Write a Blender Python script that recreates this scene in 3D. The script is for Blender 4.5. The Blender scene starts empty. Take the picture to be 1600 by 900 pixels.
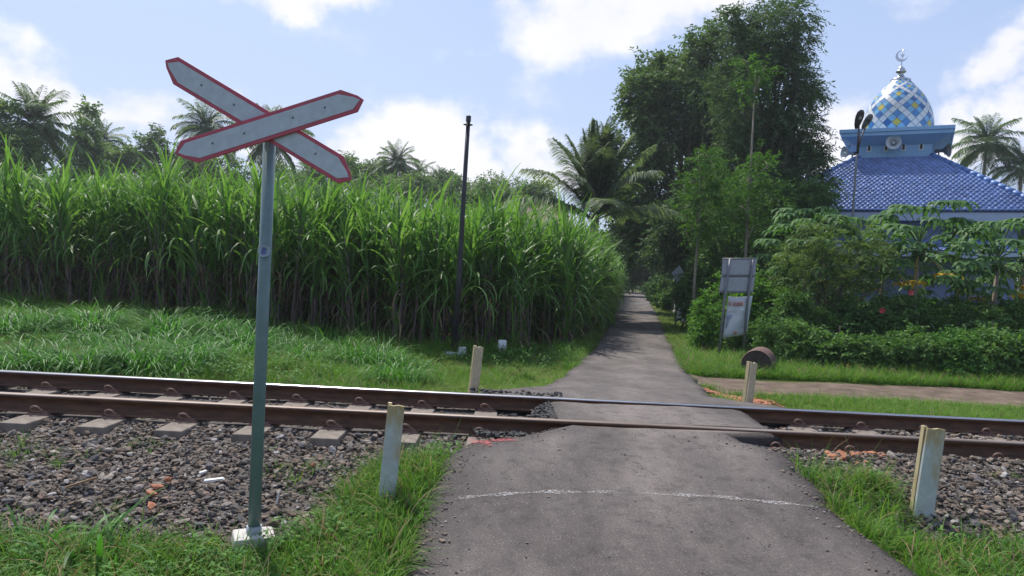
import bpy, bmesh, math, random
import numpy as np
from mathutils import Vector, Matrix, Euler

S = bpy.context.scene
COL = S.collection
PI = math.pi
rad = math.radians

# ------------------------------------------------------------------ camera
FOC, ROLL, PITCH, CZ = 1160.0, rad(2.8), math.atan(26 / 1160.0), 1.6
cF = np.array([0, math.cos(PITCH), -math.sin(PITCH)])
cU0 = np.array([0, math.sin(PITCH), math.cos(PITCH)])
cR0 = np.array([1.0, 0, 0])
cR = math.cos(ROLL) * cR0 + math.sin(ROLL) * cU0
cU = -math.sin(ROLL) * cR0 + math.cos(ROLL) * cU0
CAMP = np.array([0, 0, CZ])
cam = bpy.data.cameras.new('camera')
cam.sensor_width = 36.0
cam.lens = 36.0 * FOC / 1600.0
cam.clip_end = 2000.0
camo = bpy.data.objects.new('camera', cam)
COL.objects.link(camo)
camo.matrix_world = Matrix(((cR[0], cU[0], -cF[0], 0), (cR[1], cU[1], -cF[1], 0), (cR[2], cU[2], -cF[2], CZ), (0, 0, 0, 1)))
S.camera = camo

# ------------------------------------------------------------------ light and sky
SUN_AZ, SUN_EL = rad(-28), rad(57)          # ahead of the camera and a little to the left, high
sdir = Vector((math.sin(SUN_AZ) * math.cos(SUN_EL), math.cos(SUN_AZ) * math.cos(SUN_EL), math.sin(SUN_EL)))
sun = bpy.data.lights.new('sun', 'SUN')
sun.energy = 4.2
sun.angle = rad(0.53)
sun.color = (1.0, 0.95, 0.87)
suno = bpy.data.objects.new('sun', sun)
COL.objects.link(suno)
suno.rotation_euler = (-sdir).to_track_quat('-Z', 'Y').to_euler()
S.view_settings.view_transform = 'Standard'
S.view_settings.look = 'None'
S.view_settings.gamma = 1.0
S.view_settings.exposure = 0.35
try:
    S.view_settings.use_curve_mapping = False
except Exception:
    pass
S.render.engine = 'CYCLES'
S.cycles.max_bounces = 5
S.cycles.diffuse_bounces = 3
S.cycles.glossy_bounces = 2
S.cycles.transmission_bounces = 3
S.cycles.transparent_max_bounces = 6
S.cycles.caustics_reflective = False
S.cycles.caustics_refractive = False
S.cycles.use_denoising = True


def ray(x, y):
    d = cF * FOC + (x - 800) * cR - (y - 450) * cU
    return d / d[1]


def at(x, y, Y):
    """world point seen at photograph pixel x, y at distance Y ahead"""
    return CAMP + ray(x, y) * Y


def gp(x, y, z=0.0):
    r = ray(x, y)
    return CAMP + r * ((z - CZ) / r[2])


W = bpy.data.worlds.new('World')
S.world = W
W.use_nodes = True
nt = W.node_tree
nt.nodes.clear()


def N(t, kind, **kw):
    n = t.nodes.new(kind)
    for k, v in kw.items():
        if k.startswith('i_'):
            key = k[2:]
            key = int(key) if key.isdigit() else key
            n.inputs[key].default_value = v
        else:
            setattr(n, k, v)
    return n


def mth(t, op, a, b=None, c=None, clamp=False):
    n = t.nodes.new('ShaderNodeMath')
    n.operation = op
    n.use_clamp = clamp
    for i, q in enumerate((a, b, c)):
        if q is None:
            continue
        if isinstance(q, (int, float)):
            n.inputs[i].default_value = q
        else:
            t.links.new(q, n.inputs[i])
    return n.outputs[0]


out = N(nt, 'ShaderNodeOutputWorld')
bg = N(nt, 'ShaderNodeBackground')
bg.inputs[1].default_value = 0.11
sky = N(nt, 'ShaderNodeTexSky', sky_type='NISHITA', sun_disc=False, sun_elevation=SUN_EL, sun_rotation=SUN_AZ,
        air_density=1.25, dust_density=1.6, ozone_density=1.3)
tc = N(nt, 'ShaderNodeTexCoord')
gen = tc.outputs['Generated']
fb = N(nt, 'ShaderNodeTexNoise', i_Scale=5.5, i_Detail=9.0, i_Roughness=0.56)
mp = N(nt, 'ShaderNodeMapping')
mp.inputs['Scale'].default_value = (1, 1, 1.7)
mp.inputs['Location'].default_value = (3.1, 1.7, 0.4)
nt.links.new(gen, mp.inputs[0])
nt.links.new(mp.outputs[0], fb.inputs['Vector'])
fl = N(nt, 'ShaderNodeTexNoise', i_Scale=2.1, i_Detail=3.0)
nt.links.new(mp.outputs[0], fl.inputs['Vector'])
# cumulus banks standing in the sky: centre direction, half width, half height
banks = [((905, 30), .23, .075), ((1010, 10), .16, .06), ((660, 205), .125, .075), ((600, 235), .12, .06), ((210, 165), .27, .06),
         ((60, 150), .16, .06), ((490, -5), .14, .045), ((1325, 205), .075, .075), ((1590, 100), .07, .05), ((1590, 180), .07, .06),
         ((840, 262), .10, .06), ((400, 235), .25, .06), ((1500, 245), .12, .035), ((700, 270), .2, .05)]
wn = N(nt, 'ShaderNodeTexNoise', i_Scale=7.0, i_Detail=5.0, i_Roughness=0.6)
nt.links.new(gen, wn.inputs['Vector'])
ws = N(nt, 'ShaderNodeVectorMath', operation='SUBTRACT')
nt.links.new(wn.outputs['Color'], ws.inputs[0])
ws.inputs[1].default_value = (.5, .5, .5)
wm = N(nt, 'ShaderNodeVectorMath', operation='MULTIPLY_ADD')
nt.links.new(ws.outputs[0], wm.inputs[0])
wm.inputs[1].default_value = (.26, .26, .14)
nt.links.new(gen, wm.inputs[2])
gen2 = wm.outputs[0]
acc = None
for (px, py), sx, sz in banks:
    d = ray(px, py)
    d = d / np.linalg.norm(d)
    sb = N(nt, 'ShaderNodeVectorMath', operation='SUBTRACT')
    nt.links.new(gen2, sb.inputs[0])
    sb.inputs[1].default_value = tuple(d)
    ml = N(nt, 'ShaderNodeVectorMath', operation='MULTIPLY')
    nt.links.new(sb.outputs[0], ml.inputs[0])
    ml.inputs[1].default_value = (1 / sx, 1 / sx, 1 / sz)
    ln = N(nt, 'ShaderNodeVectorMath', operation='LENGTH')
    nt.links.new(ml.outputs[0], ln.inputs[0])
    v = mth(nt, 'SUBTRACT', 1.0, ln.outputs['Value'], clamp=True)
    acc = v if acc is None else mth(nt, 'MAXIMUM', acc, v)
den = mth(nt, 'ADD', mth(nt, 'MULTIPLY', acc, 0.66), mth(nt, 'MULTIPLY', mth(nt, 'SUBTRACT', fb.outputs[0], 0.5), 1.5))
den = mth(nt, 'ADD', den, mth(nt, 'MULTIPLY', mth(nt, 'SUBTRACT', fl.outputs[0], 0.5), 0.7))
mr = N(nt, 'ShaderNodeMapRange', interpolation_type='SMOOTHSTEP')
nt.links.new(den, mr.inputs[0])
mr.inputs[1].default_value = 0.05
mr.inputs[2].default_value = 0.46
mr.inputs[4].default_value = 0.92
# haze towards the horizon
sp = N(nt, 'ShaderNodeSeparateXYZ')
nt.links.new(gen, sp.inputs[0])
hz = N(nt, 'ShaderNodeMapRange')
nt.links.new(sp.outputs[2], hz.inputs[0])
hz.inputs[1].default_value = 0.0
hz.inputs[2].default_value = 0.40
hz.inputs[3].default_value = 0.92
hz.inputs[4].default_value = 0.52
mixh = N(nt, 'ShaderNodeMix', data_type='RGBA')
nt.links.new(hz.outputs[0], mixh.inputs[0])
nt.links.new(sky.outputs[0], mixh.inputs[6])
hc_ = N(nt, 'ShaderNodeMix', data_type='RGBA')
nt.links.new(hz.outputs[0], hc_.inputs[0])
hc_.inputs[6].default_value = (2.5, 3.75, 6.9, 1)
hc_.inputs[7].default_value = (4.5, 5.25, 7.3, 1)
nt.links.new(hc_.outputs[2], mixh.inputs[7])
cs = N(nt, 'ShaderNodeMix', data_type='RGBA')
nt.links.new(fb.outputs[0], cs.inputs[0])
cs.inputs[6].default_value = (6.0, 6.1, 6.9, 1)
cs.inputs[7].default_value = (8.7, 8.5, 8.7, 1)
mixc = N(nt, 'ShaderNodeMix', data_type='RGBA')
nt.links.new(mr.outputs[0], mixc.inputs[0])
nt.links.new(mixh.outputs[2], mixc.inputs[6])
nt.links.new(cs.outputs[2], mixc.inputs[7])
nt.links.new(mixc.outputs[2], bg.inputs[0])
nt.links.new(bg.outputs[0], out.inputs[0])


# ------------------------------------------------------------------ helpers
def tag(o, label=None, cat=None, group=None, kind=None):
    for k, v in (('label', label), ('category', cat), ('group', group), ('kind', kind)):
        if v:
            o[k] = v
    return o


def empty(name, loc=(0, 0, 0), rz=0.0):
    o = bpy.data.objects.new(name, None)
    o.empty_display_size = 0.2
    COL.objects.link(o)
    o.location = loc
    o.rotation_euler = (0, 0, rz)
    return o


def link(name, me, parent=None, loc=(0, 0, 0), rot=(0, 0, 0), scale=1.0):
    o = bpy.data.objects.new(name, me)
    COL.objects.link(o)
    o.location = loc
    o.rotation_euler = rot
    o.scale = (scale,) * 3 if isinstance(scale, (int, float)) else scale
    if parent is not None:
        o.parent = parent
    return o


def mesh_np(name, V, F, mats, attr=None, mi=None, smooth=False):
    """V (n,3), F (m,k) with one k for all faces"""
    V = np.ascontiguousarray(V, dtype=np.float32)
    F = np.ascontiguousarray(F, dtype=np.int32)
    me = bpy.data.meshes.new(name)
    m, k = F.shape
    me.vertices.add(len(V))
    me.vertices.foreach_set('co', V.ravel())
    me.loops.add(m * k)
    me.loops.foreach_set('vertex_index', F.ravel())
    me.polygons.add(m)
    me.polygons.foreach_set('loop_start', np.arange(0, m * k, k, dtype=np.int32))
    me.polygons.foreach_set('loop_total', np.full(m, k, dtype=np.int32))
    if mi is not None:
        me.polygons.foreach_set('material_index', np.asarray(mi, dtype=np.int32))
    if smooth:
        me.polygons.foreach_set('use_smooth', np.ones(m, dtype=bool))
    for q in (mats if isinstance(mats, (list, tuple)) else [mats]):
        me.materials.append(q)
    if attr is not None:
        a = me.attributes.new('v', 'FLOAT', 'POINT')
        a.data.foreach_set('value', np.asarray(attr, dtype=np.float32))
    me.update(calc_edges=True)
    return me


class MB:
    def __init__(self):
        self.v, self.f, self.m, self.sm = [], [], [], []

    def add(self, V, F, mi=0, sm=False):
        b = len(self.v)
        self.v.extend([tuple(map(float, p)) for p in V])
        for q in F:
            self.f.append(tuple(b + i for i in q))
            self.m.append(mi)
            self.sm.append(sm)
        return self

    def box(self, c, s, rot=None, mi=0, tap=(1, 1)):
        hx, hy, hz = s[0] / 2, s[1] / 2, s[2] / 2
        V = []
        for z in (-1, 1):
            t = tap if z > 0 else (1, 1)
            for x, y in ((-1, -1), (1, -1), (1, 1), (-1, 1)):
                p = Vector((x * hx * t[0], y * hy * t[1], z * hz))
                if rot is not None:
                    p = rot @ p
                V.append((p[0] + c[0], p[1] + c[1], p[2] + c[2]))
        self.add(V, [(3, 2, 1, 0), (4, 5, 6, 7), (0, 1, 5, 4), (1, 2, 6, 5), (2, 3, 7, 6), (3, 0, 4, 7)], mi)
        return self

    def tube(self, P, R, n=8, mi=0, cap=True, sm=True):
        P = [Vector(p) for p in P]
        if isinstance(R, (int, float)):
            R = [R] * len(P)
        V, F = [], []
        up = Vector((0, 0, 1))
        prev = None
        for i, p in enumerate(P):
            d = (P[min(i + 1, len(P) - 1)] - P[max(i - 1, 0)])
            d = d.normalized() if d.length > 1e-9 else Vector((0, 0, 1))
            if prev is None:
                a = d.cross(Vector((1, 0, 0)) if abs(d.x) < .9 else Vector((0, 1, 0))).normalized()
            else:
                a = (prev - d * prev.dot(d)).normalized()
            prev = a
            b = d.cross(a)
            for k in range(n):
                an = 2 * PI * k / n
                V.append(p + (a * math.cos(an) + b * math.sin(an)) * R[i])
        for i in range(len(P) - 1):
            for k in range(n):
                k2 = (k + 1) % n
                F.append((i * n + k, i * n + k2, (i + 1) * n + k2, (i + 1) * n + k))
        self.add(V, F, mi, sm)
        if cap:
            b = len(self.v) - len(V)
            self.f.append(tuple(b + k for k in reversed(range(n))))
            self.f.append(tuple(b + (len(P) - 1) * n + k for k in range(n)))
            self.m += [mi, mi]
            self.sm += [False, False]
        return self

    def lathe(self, prof, n=24, mi=0, mat=None, sm=True):
        V, F = [], []
        for r, z in prof:
            for k in range(n):
                a = 2 * PI * k / n
                p = Vector((r * math.cos(a), r * math.sin(a), z))
                if mat is not None:
                    p = mat @ p
                V.append(p)
        for i in range(len(prof) - 1):
            for k in range(n):
                k2 = (k + 1) % n
                F.append((i * n + k, i * n + k2, (i + 1) * n + k2, (i + 1) * n + k))
        self.add(V, F, mi, sm)
        return self

    def prism(self, poly, y0, y1, mi=0, mat=None):
        """poly of (x, z), pushed from y0 to y1"""
        n = len(poly)
        V = [Vector((x, y0, z)) for x, z in poly] + [Vector((x, y1, z)) for x, z in poly]
        if mat is not None:
            V = [mat @ p for p in V]
        F = [tuple(range(n)), tuple(reversed(range(n, 2 * n)))]
        for i in range(n):
            j = (i + 1) % n
            F.append((j, i, n + i, n + j))
        self.add(V, F, mi)
        return self

    def mesh(self, name, mats, bevel=0.0):
        me = bpy.data.meshes.new(name)
        me.from_pydata(self.v, [], self.f)
        for q in (mats if isinstance(mats, (list, tuple)) else [mats]):
            me.materials.append(q)
        me.polygons.foreach_set('material_index', np.array(self.m, dtype=np.int32))
        me.polygons.foreach_set('use_smooth', np.array(self.sm, dtype=bool))
        if bevel > 0:
            bm = bmesh.new()
            bm.from_mesh(me)
            es = [e for e in bm.edges if len(e.link_faces) == 2 and e.calc_face_angle(0) > 0.6]
            bmesh.ops.bevel(bm, geom=es, offset=bevel, segments=2, affect='EDGES', profile=0.6)
            bm.to_mesh(me)
            bm.free()
        me.update(calc_edges=True)
        return me

    def build(self, name, mats, parent=None, loc=(0, 0, 0), rot=(0, 0, 0), bevel=0.0):
        return link(name, self.mesh(name, mats, bevel), parent, loc, rot)


def copy_tree(o, parent=None):
    c = o.copy()
    COL.objects.link(c)
    c.parent = parent
    for ch in o.children:
        copy_tree(ch, c)
    return c


# ------------------------------------------------------------------ materials
def newmat(name):
    m = bpy.data.materials.new(name)
    m.use_nodes = True
    t = m.node_tree
    return m, t, t.nodes['Principled BSDF'], t.nodes['Material Output']


def ramp(t, fac, stops):
    r = t.nodes.new('ShaderNodeValToRGB')
    e = r.color_ramp.elements
    while len(e) < len(stops):
        e.new(0.5)
    for q, (p, c) in zip(e, stops):
        q.position = p
        q.color = (*c, 1)
    t.links.new(fac, r.inputs[0])
    return r.outputs[0]


def noise(t, scale, detail=5.0, rough=0.55, coord='Object', w=None, stretch=None):
    tcn = t.nodes.new('ShaderNodeTexCoord')
    src = tcn.outputs[coord]
    if stretch:
        mpn = t.nodes.new('ShaderNodeMapping')
        mpn.inputs['Scale'].default_value = stretch
        t.links.new(src, mpn.inputs[0])
        src = mpn.outputs[0]
    n = t.nodes.new('ShaderNodeTexNoise')
    n.inputs['Scale'].default_value = scale
    n.inputs['Detail'].default_value = detail
    n.inputs['Roughness'].default_value = rough
    t.links.new(src, n.inputs['Vector'])
    return n.outputs[0]


def bump(t, b, h, strength=0.3, dist=0.01):
    n = t.nodes.new('ShaderNodeBump')
    n.inputs['Strength'].default_value = strength
    n.inputs['Distance'].default_value = dist
    t.links.new(h, n.inputs['Height'])
    t.links.new(n.outputs[0], b.inputs['Normal'])


def mixc_(t, fac, a, b, mode='MIX'):
    n = t.nodes.new('ShaderNodeMix')
    n.data_type = 'RGBA'
    n.blend_type = mode
    for i, q in ((0, fac), (6, a), (7, b)):
        if isinstance(q, (int, float)):
            n.inputs[i].default_value = q
        elif isinstance(q, tuple):
            n.inputs[i].default_value = (*q, 1)
        else:
            t.links.new(q, n.inputs[i])
    return n.outputs[2]


def mat_noise(name, stops, scale=8, rough=0.7, bmp=0.0, bscale=None, metal=0.0, coord='Object', detail=6, stretch=None, spec=0.5, bdist=.01):
    m, t, b, o = newmat(name)
    t.links.new(ramp(t, noise(t, scale, detail, coord=coord, stretch=stretch), stops), b.inputs['Base Color'])
    b.inputs['Roughness'].default_value = rough
    b.inputs['Metallic'].default_value = metal
    b.inputs['Specular IOR Level'].default_value = spec
    if bmp:
        bump(t, b, noise(t, bscale or scale * 4, 5, coord=coord), bmp, bdist)
    return m


def mat_leaf(name, dark, mid, light, trans=0.35, rough=0.45, rnd=0.35, spec=0.35, back=None):
    """leaf colour from the per-leaf value v and the plant's own random number"""
    m, t, b, o = newmat(name)
    at_ = t.nodes.new('ShaderNodeAttribute')
    at_.attribute_name = 'v'
    oi = t.nodes.new('ShaderNodeObjectInfo')
    f = mth(t, 'ADD', mth(t, 'MULTIPLY', at_.outputs['Fac'], 1 - rnd), mth(t, 'MULTIPLY', oi.outputs['Random'], rnd))
    c = ramp(t, f, [(0.1, dark), (0.5, mid), (0.92, light)])
    t.links.new(c, b.inputs['Base Color'])
    b.inputs['Roughness'].default_value = rough
    b.inputs['Specular IOR Level'].default_value = spec
    tr = t.nodes.new('ShaderNodeBsdfTranslucent')
    c2 = mixc_(t, 1.0, c, (1.15, 1.25, 0.6), 'MULTIPLY')
    t.links.new(c2, tr.inputs[0])
    mx = t.nodes.new('ShaderNodeMixShader')
    mx.inputs[0].default_value = trans
    t.links.new(b.outputs[0], mx.inputs[1])
    t.links.new(tr.outputs[0], mx.inputs[2])
    t.links.new(mx.outputs[0], o.inputs[0])
    return m


M = {}
M['cane'] = mat_leaf('cane_leaf', (0.06, 0.138, 0.03), (0.11, 0.235, 0.048), (0.2, 0.335, 0.1), 0.45, 0.5, .3, .3)
M['cane_dry'] = mat_leaf('cane_dry_leaf', (.06, .042, .03), (.15, .105, .065), (.32, .24, .14), 0.3, 0.75, .3, .1)
M['cane_stalk'] = mat_noise('cane_stalk', [(.3, (.06, .042, .052)), (.5, (.13, .092, .095)), (.72, (.23, .19, .15))], 5, .6, stretch=(3, 3, 1), spec=.2)
M['grass'] = mat_leaf('grass_blade', (0.055, 0.135, 0.02), (0.1, 0.235, 0.032), (0.21, 0.32, 0.065), 0.38, 0.6, .45, .15)
M['lawn'] = mat_leaf('lawn_blade', (0.07, 0.15, 0.022), (0.125, 0.235, 0.034), (0.24, 0.3, 0.075), 0.32, 0.65, .5, .12)
M['tussock'] = mat_leaf('tussock_blade', (0.035, 0.12, 0.02), (0.065, 0.2, 0.03), (0.12, 0.29, 0.06), 0.4, 0.5, .3, .25)
M['weed'] = mat_leaf('weed_leaf', (0.04, 0.115, 0.025), (0.08, 0.19, 0.04), (0.13, 0.26, 0.06), 0.32, 0.65, .4, .12)
M['dark_leaf'] = mat_leaf('dark_tree_leaf', (0.05, 0.095, 0.038), (0.095, 0.16, 0.058), (0.155, 0.235, 0.08), 0.34, 0.6, .1, .14)
M['fine_leaf'] = mat_leaf('fine_tree_leaf', (0.048, 0.088, 0.045), (0.082, 0.14, 0.065), (0.13, 0.2, 0.085), 0.34, 0.6, .1, .14)
M['bright_leaf'] = mat_leaf('bright_sapling_leaf', (0.04, 0.1, 0.02), (0.066, 0.155, 0.027), (0.115, 0.235, 0.038), 0.42, 0.6, .1, .14)
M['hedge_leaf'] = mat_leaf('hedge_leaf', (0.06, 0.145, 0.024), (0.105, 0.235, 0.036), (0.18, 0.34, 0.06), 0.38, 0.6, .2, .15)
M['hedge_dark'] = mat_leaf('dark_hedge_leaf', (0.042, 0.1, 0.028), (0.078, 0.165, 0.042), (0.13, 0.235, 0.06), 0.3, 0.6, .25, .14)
M['shrub_leaf'] = mat_leaf('shrub_leaf', (0.05, 0.115, 0.03), (0.095, 0.19, 0.05), (0.16, 0.27, 0.075), 0.33, 0.6, .35, .14)
M['papaya_leaf'] = mat_leaf('papaya_leaf', (0.055, 0.13, 0.045), (0.09, 0.19, 0.06), (0.14, 0.25, 0.085), 0.36, 0.6, .3, .18)
M['papaya_yellow'] = mat_leaf('yellow_papaya_leaf', (.40, .24, .02), (.56, .36, .03), (.62, .45, .06), 0.4, 0.6, .3, .15)
M['feather_leaf'] = mat_leaf('feathery_leaf', (0.065, 0.115, 0.035), (0.11, 0.175, 0.05), (0.17, 0.235, 0.07), 0.36, 0.6, .15, .12)
M['palm_leaf'] = mat_leaf('palm_leaflet', (0.1, 0.15, 0.09), (0.16, 0.215, 0.12), (0.24, 0.285, 0.165), 0.5, 0.5, .35, .25)
M['palm_far'] = mat_leaf('far_palm_leaflet', (0.08, 0.14, 0.065), (0.125, 0.195, 0.085), (0.19, 0.25, 0.115), 0.32, 0.55, .35, .2)
M['far_leaf'] = mat_leaf('far_tree_leaf', (0.08, 0.145, 0.055), (0.13, 0.21, 0.075), (0.19, 0.27, 0.1), 0.36, 0.6, .2, .14)  # leaf colour lightened so that distance haze is partly painted in
M['bark'] = mat_noise('bark', [(.3, (.07, .055, .04)), (.6, (.15, .12, .09)), (.8, (.24, .2, .16))], 9, .85, .5, 30, stretch=(1, 1, .3))
M['bark_pale'] = mat_noise('pale_bark', [(.3, (.16, .13, .10)), (.6, (.28, .23, .18)), (.8, (.38, .33, .27))], 10, .8, .4, 30, stretch=(1, 1, .3))
M['rail_side'] = mat_noise('rusty_rail_steel', [(.3, (.048, .020, .009)), (.55, (.09, .040, .019)), (.75, (.145, .070, .034)), (.9, (.21, .12, .068))], 7, .72, .25, 60, stretch=(1, 4, 4))
M['rail_top'] = mat_noise('polished_rail_steel', [(.3, (.42, .40, .40)), (.7, (.62, .60, .60))], 5, .28, metal=1.0, stretch=(.4, 20, 1))
M['rail_top_dull'] = mat_noise('half_worn_rail_steel', [(.35, (.12, .085, .065)), (.55, (.20, .155, .13)), (.75, (.32, .27, .24))], 1.1, .55, metal=.45, stretch=(.6, 14, 1))
M['clip'] = mat_noise('rusty_clip', [(.3, (.13, .07, .055)), (.7, (.27, .16, .125))], 40, .65)
M['sleeper'] = mat_noise('sleeper_concrete', [(.3, (.13, .105, .085)), (.6, (.21, .175, .145)), (.8, (.28, .245, .21))], 12, .9, .4, 70)
M['post'] = None


def stone_mat(k, a, b):
    m, t, bs, o = newmat('ballast_stone_%d' % k)
    oi = t.nodes.new('ShaderNodeObjectInfo')
    c = ramp(t, oi.outputs['Random'], [(0.0, tuple(q * .95 for q in a)), (1.0, tuple(q * 1.0 for q in b))])
    n = noise(t, 2.2, 5)
    c2 = mixc_(t, 1.0, c, ramp(t, n, [(.3, (.68, .66, .64)), (.7, (1.22, 1.2, 1.18))]), 'MULTIPLY')
    t.links.new(c2, bs.inputs['Base Color'])
    bs.inputs['Roughness'].default_value = 0.88
    bs.inputs['Specular IOR Level'].default_value = 0.25
    bump(t, bs, noise(t, 5, 5), .4, .15)
    return m


for k_, (a_, b_) in enumerate([((.10, .088, .078), (.165, .145, .13)), ((.17, .135, .108), (.26, .21, .17)), ((.21, .18, .155), (.32, .28, .245)), ((.13, .10, .076), (.22, .165, .125)),
                               ((.085, .083, .088), (.15, .145, .15)), ((.20, .145, .115), (.29, .22, .18)), ((.30, .28, .26), (.44, .42, .40))]):
    M['stone%d' % k_] = stone_mat(k_, a_, b_)
M['tar_stone'] = mat_noise('tarred_stone', [(.3, (.018, .018, .02)), (.7, (.05, .048, .05))], 30, .6, .5, 90)
M['brick_bit'] = mat_noise('brick_rubble', [(.3, (.30, .11, .06)), (.6, (.45, .19, .10)), (.85, (.55, .32, .2))], 14, .9, .3, 60)
M['white_bit'] = mat_noise('white_scrap', [(.3, (.55, .54, .52)), (.7, (.78, .77, .75))], 14, .8)
M['bed'] = mat_noise('ballast_dust', [(.3, (.06, .05, .043)), (.55, (.115, .098, .086)), (.8, (.18, .155, .14))], 26, .95, .8, 60, bdist=.03)
M['straw'] = mat_leaf('cane_trash', (.22, .14, .08), (.36, .24, .14), (.52, .40, .26), .2, .7, .4, .2)


def asphalt():
    m, t, b, o = newmat('asphalt')
    big = noise(t, .9, 6, .62, stretch=(1.3, .55, 1))
    fine = noise(t, 110, 4, .7)
    midn = noise(t, 9, 6, .65)
    c = ramp(t, big, [(.36, (.060, .049, .047)), (.46, (.092, .078, .073)), (.55, (.122, .104, .096)), (.66, (.168, .142, .13))])
    c = mixc_(t, 1.0, c, ramp(t, midn, [(.3, (.6, .59, .59)), (.5, (1, 1, 1)), (.75, (1.22, 1.2, 1.17))]), 'MULTIPLY')
    c = mixc_(t, 1.0, c, ramp(t, fine, [(.28, (.45, .44, .44)), (.5, (1, 1, 1)), (.75, (1.5, 1.45, 1.4))]), 'MULTIPLY')
    ea = t.nodes.new('ShaderNodeAttribute')
    ea.attribute_name = 'v'
    ef = mth(t, 'ADD', ea.outputs['Fac'], mth(t, 'MULTIPLY', mth(t, 'SUBTRACT', midn, .5), .9), clamp=True)
    c = mixc_(t, mth(t, 'MULTIPLY', ef, .85), c, (.042, .034, .033))
    # pits where grit has broken out, pale grit, and wandering hairline cracks
    tcn = t.nodes.new('ShaderNodeTexCoord')
    vo = t.nodes.new('ShaderNodeTexVoronoi')
    vo.inputs['Scale'].default_value = 38
    t.links.new(tcn.outputs['Object'], vo.inputs['Vector'])
    pit = mth(t, 'LESS_THAN', mth(t, 'ADD', vo.outputs['Distance'], mth(t, 'MULTIPLY', midn, .35)), .30)
    c = mixc_(t, mth(t, 'MULTIPLY', pit, .65), c, (.035, .03, .03))
    vg = t.nodes.new('ShaderNodeTexVoronoi')
    vg.inputs['Scale'].default_value = 55
    t.links.new(tcn.outputs['Object'], vg.inputs['Vector'])
    grit = mth(t, 'LESS_THAN', mth(t, 'ADD', vg.outputs['Distance'], mth(t, 'MULTIPLY', midn, -.2)), .06)
    c = mixc_(t, mth(t, 'MULTIPLY', grit, .6), c, (.30, .27, .25))
    vc = t.nodes.new('ShaderNodeTexVoronoi')
    vc.feature = 'DISTANCE_TO_EDGE'
    vc.inputs['Scale'].default_value = 1.1
    wv = t.nodes.new('ShaderNodeVectorMath')
    wv.operation = 'ADD'
    nz = t.nodes.new('ShaderNodeTexNoise')
    nz.inputs['Scale'].default_value = 3.0
    nz.inputs['Detail'].default_value = 6.0
    t.links.new(tcn.outputs['Object'], nz.inputs['Vector'])
    t.links.new(tcn.outputs['Object'], wv.inputs[0])
    t.links.new(nz.outputs['Color'], wv.inputs[1])
    t.links.new(wv.outputs[0], vc.inputs['Vector'])
    crk = mth(t, 'MULTIPLY', mth(t, 'LESS_THAN', vc.outputs['Distance'], .006), mth(t, 'GREATER_THAN', big, .52))
    c = mixc_(t, mth(t, 'MULTIPLY', crk, .6), c, (.03, .026, .025))
    t.links.new(c, b.inputs['Base Color'])
    b.inputs['Roughness'].default_value = .82
    b.inputs['Specular IOR Level'].default_value = .35
    h = mth(t, 'ADD', mth(t, 'MULTIPLY', fine, .5), mth(t, 'MULTIPLY', midn, .6))
    bump(t, b, h, .75, .012)
    return m


M['asphalt'] = asphalt()


def ground_mat():
    m, t, b, o = newmat('ground_soil_grass')
    n1 = noise(t, .8, 6, .6)
    n2 = noise(t, 14, 6, .7)
    c = ramp(t, n1, [(.35, (.065, .095, .025)), (.5, (.09, .12, .03)), (.62, (.13, .12, .05)), (.75, (.17, .125, .08))])
    c = mixc_(t, 1.0, c, ramp(t, n2, [(.3, (.55, .55, .5)), (.7, (1.25, 1.25, 1.2))]), 'MULTIPLY')
    t.links.new(c, b.inputs['Base Color'])
    b.inputs['Roughness'].default_value = .95
    b.inputs['Specular IOR Level'].default_value = .1
    bump(t, b, n2, .8, .04)
    return m


M['ground'] = ground_mat()
M['dirt'] = mat_noise('dirt_path_soil', [(.3, (.09, .066, .05)), (.5, (.14, .105, .082)), (.75, (.20, .155, .12))], 3.5, .95, .6, 50, bdist=.02, spec=.1)


def paint(name, col, lo, hi, scale):
    """worn paint: the coat is missing where the grit has lost it"""
    m, t, b, o = newmat(name)
    b.inputs['Base Color'].default_value = (*col, 1)
    b.inputs['Roughness'].default_value = .8
    a = t.nodes.new('ShaderNodeAttribute')
    a.attribute_name = 'v'
    n = mth(t, 'ADD', noise(t, scale, 6, .75), mth(t, 'MULTIPLY', a.outputs['Fac'], .32))
    mr_ = t.nodes.new('ShaderNodeMapRange')
    t.links.new(n, mr_.inputs[0])
    mr_.inputs[1].default_value = lo
    mr_.inputs[2].default_value = hi
    tr = t.nodes.new('ShaderNodeBsdfTransparent')
    mx = t.nodes.new('ShaderNodeMixShader')
    t.links.new(mr_.outputs[0], mx.inputs[0])
    t.links.new(tr.outputs[0], mx.inputs[1])
    t.links.new(b.outputs[0], mx.inputs[2])
    t.links.new(mx.outputs[0], o.inputs[0])
    return m


def plain(name, col, rough=.5, metal=0.0, var=.12, scale=6, spec=.5, bmp=0):
    a = tuple(c * (1 - var) for c in col)
    b_ = tuple(min(1, c * (1 + var)) for c in col)
    return mat_noise(name, [(.3, a), (.7, b_)], scale, rough, bmp, metal=metal, spec=spec)


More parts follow.
